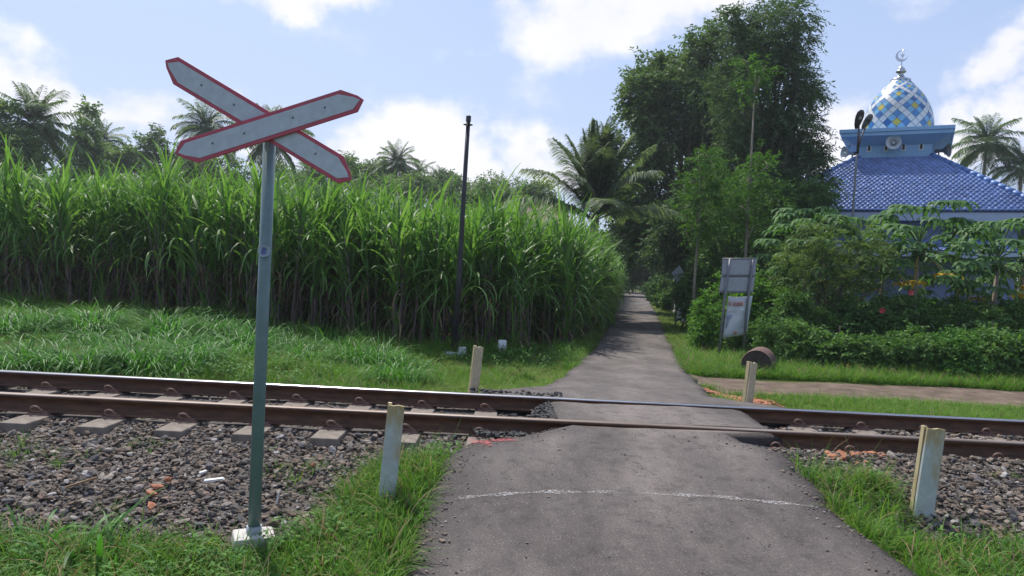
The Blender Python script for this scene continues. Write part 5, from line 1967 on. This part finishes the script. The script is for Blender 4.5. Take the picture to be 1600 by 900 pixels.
papaya('leftmost papaya tree, its trunk right of the barrel', 1284, 400, 18.0, 1, 16, 0, 1.15)
papaya('papaya tree with the clear straight trunk in front of the mosque', 1436, 385, 17.6, 2, 20, 1, 1.25)
papaya('papaya tree farther back between the two front papaya trunks', 1382, 408, 21.5, 3, 16, 2, 1.2)
papaya('papaya tree second from the right edge', 1560, 405, 17.8, 4, 18, 1, 1.2)
papaya('papaya tree cut by the right edge of the photo', 1602, 395, 20.0, 5, 16, 1, 1.25)
papaya('papaya tree with an orange leaf before the mosque wall, right of middle', 1500, 420, 20.5, 6, 15, 2, 1.15)
papaya('papaya crown high at the left, against the dark trees', 1262, 380, 19.5, 7, 16, 0, 1.2)
tree('feathery_tree', 'small feathery brown green tree before the mosque, left of the papayas', 1297, 17,
     [(1270, 400, 50, 22), (1335, 405, 46, 22), (1240, 430, 36, 20), (1300, 370, 50, 16), (1365, 385, 34, 18), (1320, 445, 60, 18), (1275, 455, 40, 16), (1380, 430, 30, 16)], 'feather_leaf', 21, 60, 11, 17, .11, .02, .5, .5, .05, limbs=16, lumpf=.5)


def strappy(label, px, py, Y, seed, nleaf, L, w, mat, h0=.15):
    rg = random.Random(seed)
    c = at(px, py, Y)
    o_ = empty('strappy_plant', (c[0], c[1], 0))
    tag(o_, label, 'plant', 'strappy garden plants')
    MB().tube([(0, 0, -.05), (0, 0, c[2])], [.03, .022], 6).build('stem', M['bark'], o_)
    for k in range(nleaf):
        V, F, A, MI = [], [], [], []
        strip(V, F, A, MI, (0, 0, max(.05, c[2] - rg.uniform(0, .15))), k * 2.4, rg.uniform(.7, 1.35), L * rg.uniform(.7, 1.1), w, rg.uniform(.4, 1.2), 6, rg.random(), 0, 0, .45, .35)
        link('leaf', mesh_np('leaf', np.array(V), np.array(F), [M[mat]], A, MI), o_)


strappy('bright yellow green strappy plant left of the right corner shrubs', 1520, 548, 14.2, 1, 12, .62, .07, 'bright_leaf')
strappy('strappy plant near the right edge, darker than its neighbour', 1588, 552, 14.0, 2, 11, .6, .06, 'hedge_leaf')
strappy('spiky plant with long narrow leaves left of the leftmost papaya trunk', 1262, 520, 16.8, 3, 12, .9, .04, 'weed')
for k, (px_, py_, Y_, lab) in enumerate(((1312, 512, 15.6, 'hand leaved young plant left of the second papaya, over the shrubs'), (1508, 508, 15.6, 'hand leaved young plant left of the bright strappy plant'), (1552, 505, 15.8, 'hand leaved young plant right of the bright strappy plant'))):
    c = at(px_, py_, Y_)
    o = empty('cassava_plant', (c[0], c[1], 0))
    tag(o, lab, 'plant', 'hand leaved garden plants')
    MB().tube([(0, 0, -.05), (0, 0, c[2] + .05)], [.016, .01], 6).build('stem', M['bark'], o)
    for j in range(7):
        link('leaf', pl[2 + j % 3], o, (0, 0, c[2] - .03 * j), (0, 0, j * 2.4), .42)
# red flowers
for k, (px_, py_, Y_, lab) in enumerate(((1378, 485, 15.9, 'red flower low on the tall shrub, left of the second papaya trunk'), (1423, 457, 16.2, 'pink red flower against the blue wall, beside the second papaya trunk'))):
    fm = MB()
    for j in range(6):
        a = j * PI / 3
        fm.add([(0, 0, 0), (.05 * math.cos(a - .4), -.012, .05 * math.sin(a - .4)), (.075 * math.cos(a), -.02, .075 * math.sin(a)), (.05 * math.cos(a + .4), -.012, .05 * math.sin(a + .4))], [(0, 1, 2, 3)])
    fm.tube([(0, 0, 0), (0, .02, -.2), (.01, .06, -.45)], .005, 5, 1)
    c = at(px_, py_, Y_)
    tag(fm.build('red_flower', [plain('red_petal', (.55, .03, .06), .6), M['weed']], None, tuple(c)), lab, 'flower', 'red flowers in the garden')

# ------------------------------------------------------------------ mosque
mc = at(1400, 244, 32.0)
RM = rad(29)
mq = empty('mosque', (mc[0], mc[1], 0), -RM)
tag(mq, 'blue mosque with tiled hip roof and patterned egg shaped dome', 'mosque')
w_, d_, z0_, k_ = 5.0, 1.35, 7.10, .70
ze_ = z0_ - k_ * (w_ - d_)
MB().box((0, 0, (ze_ - .1) / 2), (8.3, 8.3, ze_ - .1)).build('wall', M['blue_wall'], mq)
MB().box((0, 0, .25), (8.5, 8.5, .5)).build('plinth', M['blue_dark'], mq)
# fascia and soffit
fs = MB()
for a in range(4):
    R_ = Matrix.Rotation(a * PI / 2, 3, 'Z')
    c = R_ @ Vector((0, -w_ + .06, ze_ - .20))
    fs.box(c, (2 * w_ - .12, .04, .34), R_)
fs.build('fascia', M['fascia'], mq)
MB().box((0, 0, ze_ - .34), (2 * w_ - .3, 2 * w_ - .3, .06)).build('soffit', M['blue_dark'], mq)
us = MB()
us.add([(-w_, -w_, ze_ - .06), (w_, -w_, ze_ - .06), (w_, w_, ze_ - .06), (-w_, w_, ze_ - .06), (-d_ - .05, -d_ - .05, z0_ - .02), (d_ + .05, -d_ - .05, z0_ - .02), (d_ + .05, d_ + .05, z0_ - .02), (-d_ - .05, d_ + .05, z0_ - .02)],
       [(0, 1, 5, 4), (1, 2, 6, 5), (2, 3, 7, 6), (3, 0, 4, 7), (0, 3, 2, 1)])
roof = us.build('roof', M['blue_dark'], mq)


def tile_field(halfw0, halfw1, p0, p1, mats, tw=.185, expo=.165, seed=1):
    """S-tiles from eave line p0 to top line p1 (y, z), half widths at both"""
    rg = np.random.default_rng(seed)
    p0, p1 = np.array(p0), np.array(p1)
    sl_ = np.linalg.norm(p1 - p0)
    dn = (p1 - p0) / sl_
    nrm = np.array([-dn[1], dn[0]]) * (1 if -dn[1] * 0 + dn[0] > 0 else -1)
    rows = int(sl_ / expo)
    V, F, A = [], [], []
    wave = [(0.0, .004), (.22, .026), (.48, .031), (.74, .010), (1.0, .004)]
    for r in range(rows):
        s0_, s1_ = r * expo - .03, (r + 1) * expo + .03
        hw = halfw0 + (halfw1 - halfw0) * (r + .5) / rows
        off = (r % 2) * tw * .5
        i0 = int(math.floor(-hw / tw)) - 1
        for i in range(i0, -i0 + 1):
            xa = i * tw + off
            if xa + tw * .5 < -hw or xa + tw * .5 > hw:
                continue
            v_ = float(np.clip(rg.normal(.5, .2), 0, 1))
            b = len(V)
            j = rg.normal(0, .004)
            for (u, hh) in wave:
                lo = p0 + dn * s0_ + nrm * (hh + .030 + j)
                hi = p0 + dn * s1_ + nrm * (hh + .004)
                lip = p0 + dn * (s0_ + .004) + nrm * (hh - .012)
                V.extend([(xa + u * tw, lo[0], lo[1]), (xa + u * tw, hi[0], hi[1]), (xa + u * tw, lip[0], lip[1])])
                A.extend([v_] * 3)
            for q in range(4):
                a0, a1 = b + q * 3, b + q * 3 + 3
                F.append((a0, a1, a1 + 1, a0 + 1))
                F.append((a0 + 2, a1 + 2, a1, a0))
    return mesh_np('roof_tiles', np.array(V), np.array(F), M['tile_blue'], A)


tmesh = tile_field(w_, d_ + .05, (-w_, ze_), (-d_ - .05, z0_), None)
for a in range(4):
    o = link('roof_tiles', tmesh, roof, (0, 0, 0), (0, 0, a * PI / 2))
    o['kind'] = 'stuff'
for sx_, sy_ in ((-1, -1), (1, -1), (1, 1), (-1, 1)):
    cm = MB()
    A_ = Vector((sx_ * w_, sy_ * w_, ze_ + .02))
    B_ = Vector((sx_ * d_, sy_ * d_, z0_ + .02))
    nseg = 17
    for i in range(nseg):
        a0, a1 = A_.lerp(B_, i / nseg - .008), A_.lerp(B_, (i + 1) / nseg + .004)
        cm.tube([tuple(a0), tuple(a1)], [.125, .098], 10)
    cm.build('hip_ridge', M['ridge_blue'], roof)
# porch canopy
pc = MB().box((0, -4.95, 3.22), (8.0, 1.7, .10), Matrix.Rotation(rad(15), 3, 'X')).build('porch_roof', M['blue_dark'], mq)
o = link('roof_tiles', tile_field(4.05, 4.05, (-5.85, 3.06), (-4.16, 3.53), None, seed=5), pc)
o['kind'] = 'stuff'
MB().box((0, -5.86, 2.93), (8.1, .05, .22)).build('porch_fascia', M['fascia'], mq)
# drum
zs = z0_ + .77
dr = MB().box((0, 0, (z0_ - .5 + zs) / 2), (2 * d_, 2 * d_, zs - z0_ + .5)).build('drum', M['blue_trim'], mq)
for xx in (-.97, -.33, .31, .95):
    o = MB().box((xx, -d_ - .012, z0_ + .40), (.17, .03, .34)).build('vent_frame', M['white_trim'], dr)
    for zz, hh in ((.45, .16), (.31, .07)):
        pass
    MB().box((xx, -d_ - .028, z0_ + .40), (.085, .012, .25)).build('vent_slot', M['opening'], dr)
cn = MB()
fr_ = [(d_ + .004, zs - .30), (1.98, zs + .02)]
V = []
for r_, z_ in fr_:
    V += [(-r_, -r_ if r_ < 1.5 else -r_, z_), (r_, -r_, z_), (r_, r_, z_), (-r_, r_, z_)]
cn.add(V, [(0, 1, 5, 4), (1, 2, 6, 5), (2, 3, 7, 6), (3, 0, 4, 7)])
cn.build('cornice', M['blue_trim'], mq)
MB().box((0, 0, zs + .085), (4.06, 4.06, .15)).build('slab', M['blue_trim'], mq, bevel=.01)
MB().box((0, 0, zs + .235), (4.18, 4.18, .146)).build('slab_top', M['ridge_blue'] if False else M['blue_trim'], mq, bevel=.01)
zd = zs + .31
# dome: conformal diagonal tiling
Rd, Hd = 1.37, 2.42
pfz = [(0, .985), (.10, 1.0), (.25, .995), (.42, .93), (.58, .82), (.72, .67), (.84, .50), (.93, .35), (1.0, .25)]
zz_ = np.linspace(0, 1, 400)
rr_ = np.interp(zz_, [a for a, _ in pfz], [b for _, b in pfz])
ker = np.ones(31) / 31
rs = np.convolve(np.pad(rr_, 15, mode='edge'), ker, 'valid') * Rd
zs_ = zz_ * Hd
ds_ = np.hypot(np.diff(rs), np.diff(zs_))
vv = np.concatenate([[0], np.cumsum(ds_ / ((rs[1:] + rs[:-1]) / 2))])      # conformal height
dl = 2 * PI / 48
ep = dl * 1.02
DV = {'d_white': [], 'd_light': [], 'd_mid': [], 'd_deep': [], 'd_yellow': []}


def dome_pt(th, v, off=0.0):
    v = min(max(v, 0), vv[-1])
    r = float(np.interp(v, vv, rs)) + off
    z = float(np.interp(v, vv, zs_))
    return (r * math.sin(th), -r * math.cos(th), z)


dm = MB()
dm.lathe([(float(rs[i]) - .006, float(zs_[i])) for i in range(0, 400, 13)] + [(float(rs[-1]) - .006, float(zs_[-1]))], 64)
dome = dm.build('dome', M['d_joint'], mq, (0, 0, zd))
nrow = int(vv[-1] / ep) + 3
bt_ = {k: MB() for k in DV}
for s1 in range(-2, nrow + 2):
    for df in range(48):
        # lattice node (s, d): tile centred at v = s*ep, theta = d*dl, needs s+d even
        if (s1 + df) % 2:
            continue
        i_, j_ = (s1 + df) // 2, (s1 - df) // 2
        a_, b_ = i_ % 4, j_ % 4
        if a_ == 3 or b_ == 3:
            kx = 'd_white'
        elif a_ == 1 and b_ == 1:
            kx = 'd_yellow'
        elif a_ == 1 or b_ == 1:
            kx = 'd_light'
        else:
            kx = 'd_mid' if (i_ + j_ + df) % 3 else 'd_deep'
        th, v = df * dl, s1 * ep
        if v + ep <= .002 or v - ep >= vv[-1]:
            continue
        g_ = .93
        N4 = [(th, v - ep * g_), (th + dl * g_, v), (th, v + ep * g_), (th - dl * g_, v)]
        if v - ep * g_ < 0:
            cut = 0
        P4 = [dome_pt(a, b, .004 if 0 <= b <= vv[-1] else .002) for a, b in N4]
        bt_[kx].add(P4, [(0, 1, 2, 3)])
for kx, lab in (('d_white', 'white_tiles'), ('d_light', 'light_blue_tiles'), ('d_mid', 'blue_tiles'), ('d_deep', 'deep_blue_tiles'), ('d_yellow', 'yellow_tiles')):
    o = bt_[kx].build(lab, M[kx], dome)
    o['kind'] = 'stuff'
MB().lathe([(Rd + .03, -.02), (Rd + .05, .02), (Rd + .03, .06), (Rd - .02, .065)], 64).build('dome_ring', M['d_yellow'], dome)
fz = zd + Hd
fin = MB().lathe([(.40, -.05), (.41, -.01), (.33, .03), (.17, .10), (.12, .20), (.10, .27), (.19, .31), (.21, .36), (.17, .40), (.13, .43), (.16, .46), (.12, .50), (.05, .56), (.022, .66), (.016, .80)], 28).build('finial', M['chrome'], mq, (0, 0, fz))
cr = MB()
ncr = 28
Vc = []
for k in range(ncr + 1):
    a = rad(60) + k / ncr * rad(300)
    Vc.append((.235 * math.cos(a), .235 * math.sin(a)))
inn = []
for k in range(ncr + 1):
    a = rad(60) + k / ncr * rad(300)
    # inner circle pushed towards the opening, meeting the outer one at the horns
    t = math.sin(PI * k / ncr)
    inn.append((.235 * math.cos(a) * (1 - .30 * t) + .02 * t, .235 * math.sin(a) * (1 - .30 * t) + .03 * t))
Vv = [(x, y_, z) for y_ in (-.02, .02) for (x, z) in Vc + inn]
m1 = ncr + 1
Fv = []
for k in range(ncr):
    Fv.append((k, k + 1, m1 + k + 1, m1 + k))
    Fv.append((2 * m1 + k, 3 * m1 + k, 3 * m1 + k + 1, 2 * m1 + k + 1))
    Fv.append((k, 2 * m1 + k, 2 * m1 + k + 1, k + 1))
    Fv.append((m1 + k, m1 + k + 1, 3 * m1 + k + 1, 3 * m1 + k))
cr.add(Vv, Fv)
cr.build('crescent', M['chrome'], fin, (-.01, 0, 1.02))
star = [((.10 if k % 2 == 0 else .042) * math.sin(k * PI / 5), (.10 if k % 2 == 0 else .042) * math.cos(k * PI / 5)) for k in range(10)]
MB().prism(star, -.012, .012).build('star', M['chrome'], fin, (.02, 0, 1.04))
MB().tube([(.02, 0, .75), (.02, 0, 1.30)], .010, 6).build('spike', M['chrome'], fin)


# loudspeaker horns on the drum
def horn(label, loc, rz, r, mat, tilt=0.0):
    o_ = empty('horn_loudspeaker', loc)
    o_.rotation_euler = (tilt, 0, rz)
    tag(o_, label, 'loudspeaker', 'horn loudspeakers on the mosque')
    mt = Matrix.Rotation(PI / 2, 4, 'X')
    MB().lathe([(.06, -.36), (.07, -.22), (.10, -.10), (r * .72, .02), (r * .94, .07), (r, .085), (r * 1.03, .075), (r * .97, .05), (r * .75, .0), (.10, -.12)], 32, 0, mt).build('bell', M[mat], o_)
    MB().lathe([(.0001, .05), (.035, .04), (.06, .0), (.065, -.06), (.05, -.12)], 16, 0, mt).build('phasing_plug', M['horn_grey' if mat != 'horn_dark' else 'horn_dark'], o_)
    MB().lathe([(.0001, -.46), (.075, -.45), (.085, -.40), (.085, -.34), (.06, -.32)], 16, 0, mt).build('driver', M['horn_dark'], o_)
    MB().box((0, .30, -.12), (.04, .05, .26)).build('bracket', M['horn_dark'], o_)


R3 = Matrix.Rotation(-RM, 3, 'Z')
mloc = lambda x, y, z: tuple(Vector((mc[0], mc[1], 0)) + R3 @ Vector((x, y, z)))
horn('white horn loudspeaker facing out from the middle of the mosque drum', mloc(-.05, -d_ - .48, z0_ + .50), -RM + .05, .285, 'horn_grey', -.05)
horn('white horn loudspeaker on the left corner of the mosque drum', mloc(-d_ - .55, -d_ + .35, z0_ + .28), -RM - 1.0, .28, 'horn_grey')
horn('dark horn loudspeaker on the right corner of the mosque drum', mloc(d_ + .52, -d_ + .45, z0_ + .28), -RM + 1.25, .28, 'horn_dark')

# lamp post in front of the mosque
Yl = 23.5
lb = at(1331, 360, Yl)
o = empty('street_lamp', (lb[0], lb[1], 0))
tag(o, 'slim lamp post with two dark oval heads before the mosque roof', 'street lamp')
org = np.array([lb[0], lb[1], 0])
L3 = lambda x, y, dy=0: tuple(at(x, y, Yl + dy) - org)
MB().tube([(-.1, 0, -.1), L3(1332.5, 335), L3(1337, 265), L3(1340.5, 232)], [.05, .04, .034, .03], 10).build('post', M['galv_dark'], o)
MB().tube([L3(1340, 240), L3(1341.5, 215), L3(1342, 196)], [.045, .034, .03], 8).build('arm', M['lamp_dark'], o)
MB().tube([L3(1340, 236), L3(1346, 214, .1), L3(1352, 199, .2)], [.03, .028, .026], 8).build('arm', M['lamp_dark'], o)


def head(px, py, dy, ln, wd_, mat, lens, ang):
    c = L3(px, py, dy)
    m4 = Matrix.Translation(c) @ Matrix.Rotation(ang, 4, 'Y') @ Matrix.Rotation(rad(28), 4, 'X') @ Matrix.Diagonal((1, .5, 1, 1))
    h_ = MB().lathe([(.0001, ln * .5), (wd_ * .25, ln * .475), (wd_ * .43, ln * .36), (wd_ * .5, ln * .16), (wd_ * .47, -.05 * ln), (wd_ * .36, -.28 * ln), (wd_ * .2, -.45 * ln), (wd_ * .12, -.5 * ln)], 24, 0, m4).build('lamp_head', M[mat], o)
    m5 = m4 @ Matrix.Translation((0, -wd_ * .5, ln * .10))
    MB().lathe([(.0001, .02), (.04, .018), (.055, 0)], 14, 0, m5 @ Matrix.Rotation(PI / 2, 4, 'X')).build('lens', M[lens], h_)


head(1342, 186.5, 0, .62, .26, 'lamp_dark', 'lamp_grey', .03)
head(1354.5, 190, .25, .52, .22, 'horn_dark', 'lamp_dark', .38)

# ------------------------------------------------------------------ midday haze
hm, ht, hb, ho = newmat('haze_air')
ht.nodes.remove(hb)
pv = ht.nodes.new('ShaderNodeVolumePrincipled')
pv.inputs['Color'].default_value = (.86, .92, 1.0, 1)
pv.inputs['Density'].default_value = .0007
pv.inputs['Anisotropy'].default_value = .3
ht.links.new(pv.outputs[0], ho.inputs['Volume'])
hz_box = MB().box((0, 450, 8.0), (1960, 1620, 18.0)).build('haze', hm)
tag(hz_box, 'thin pale haze in the air', 'haze', None, 'stuff')
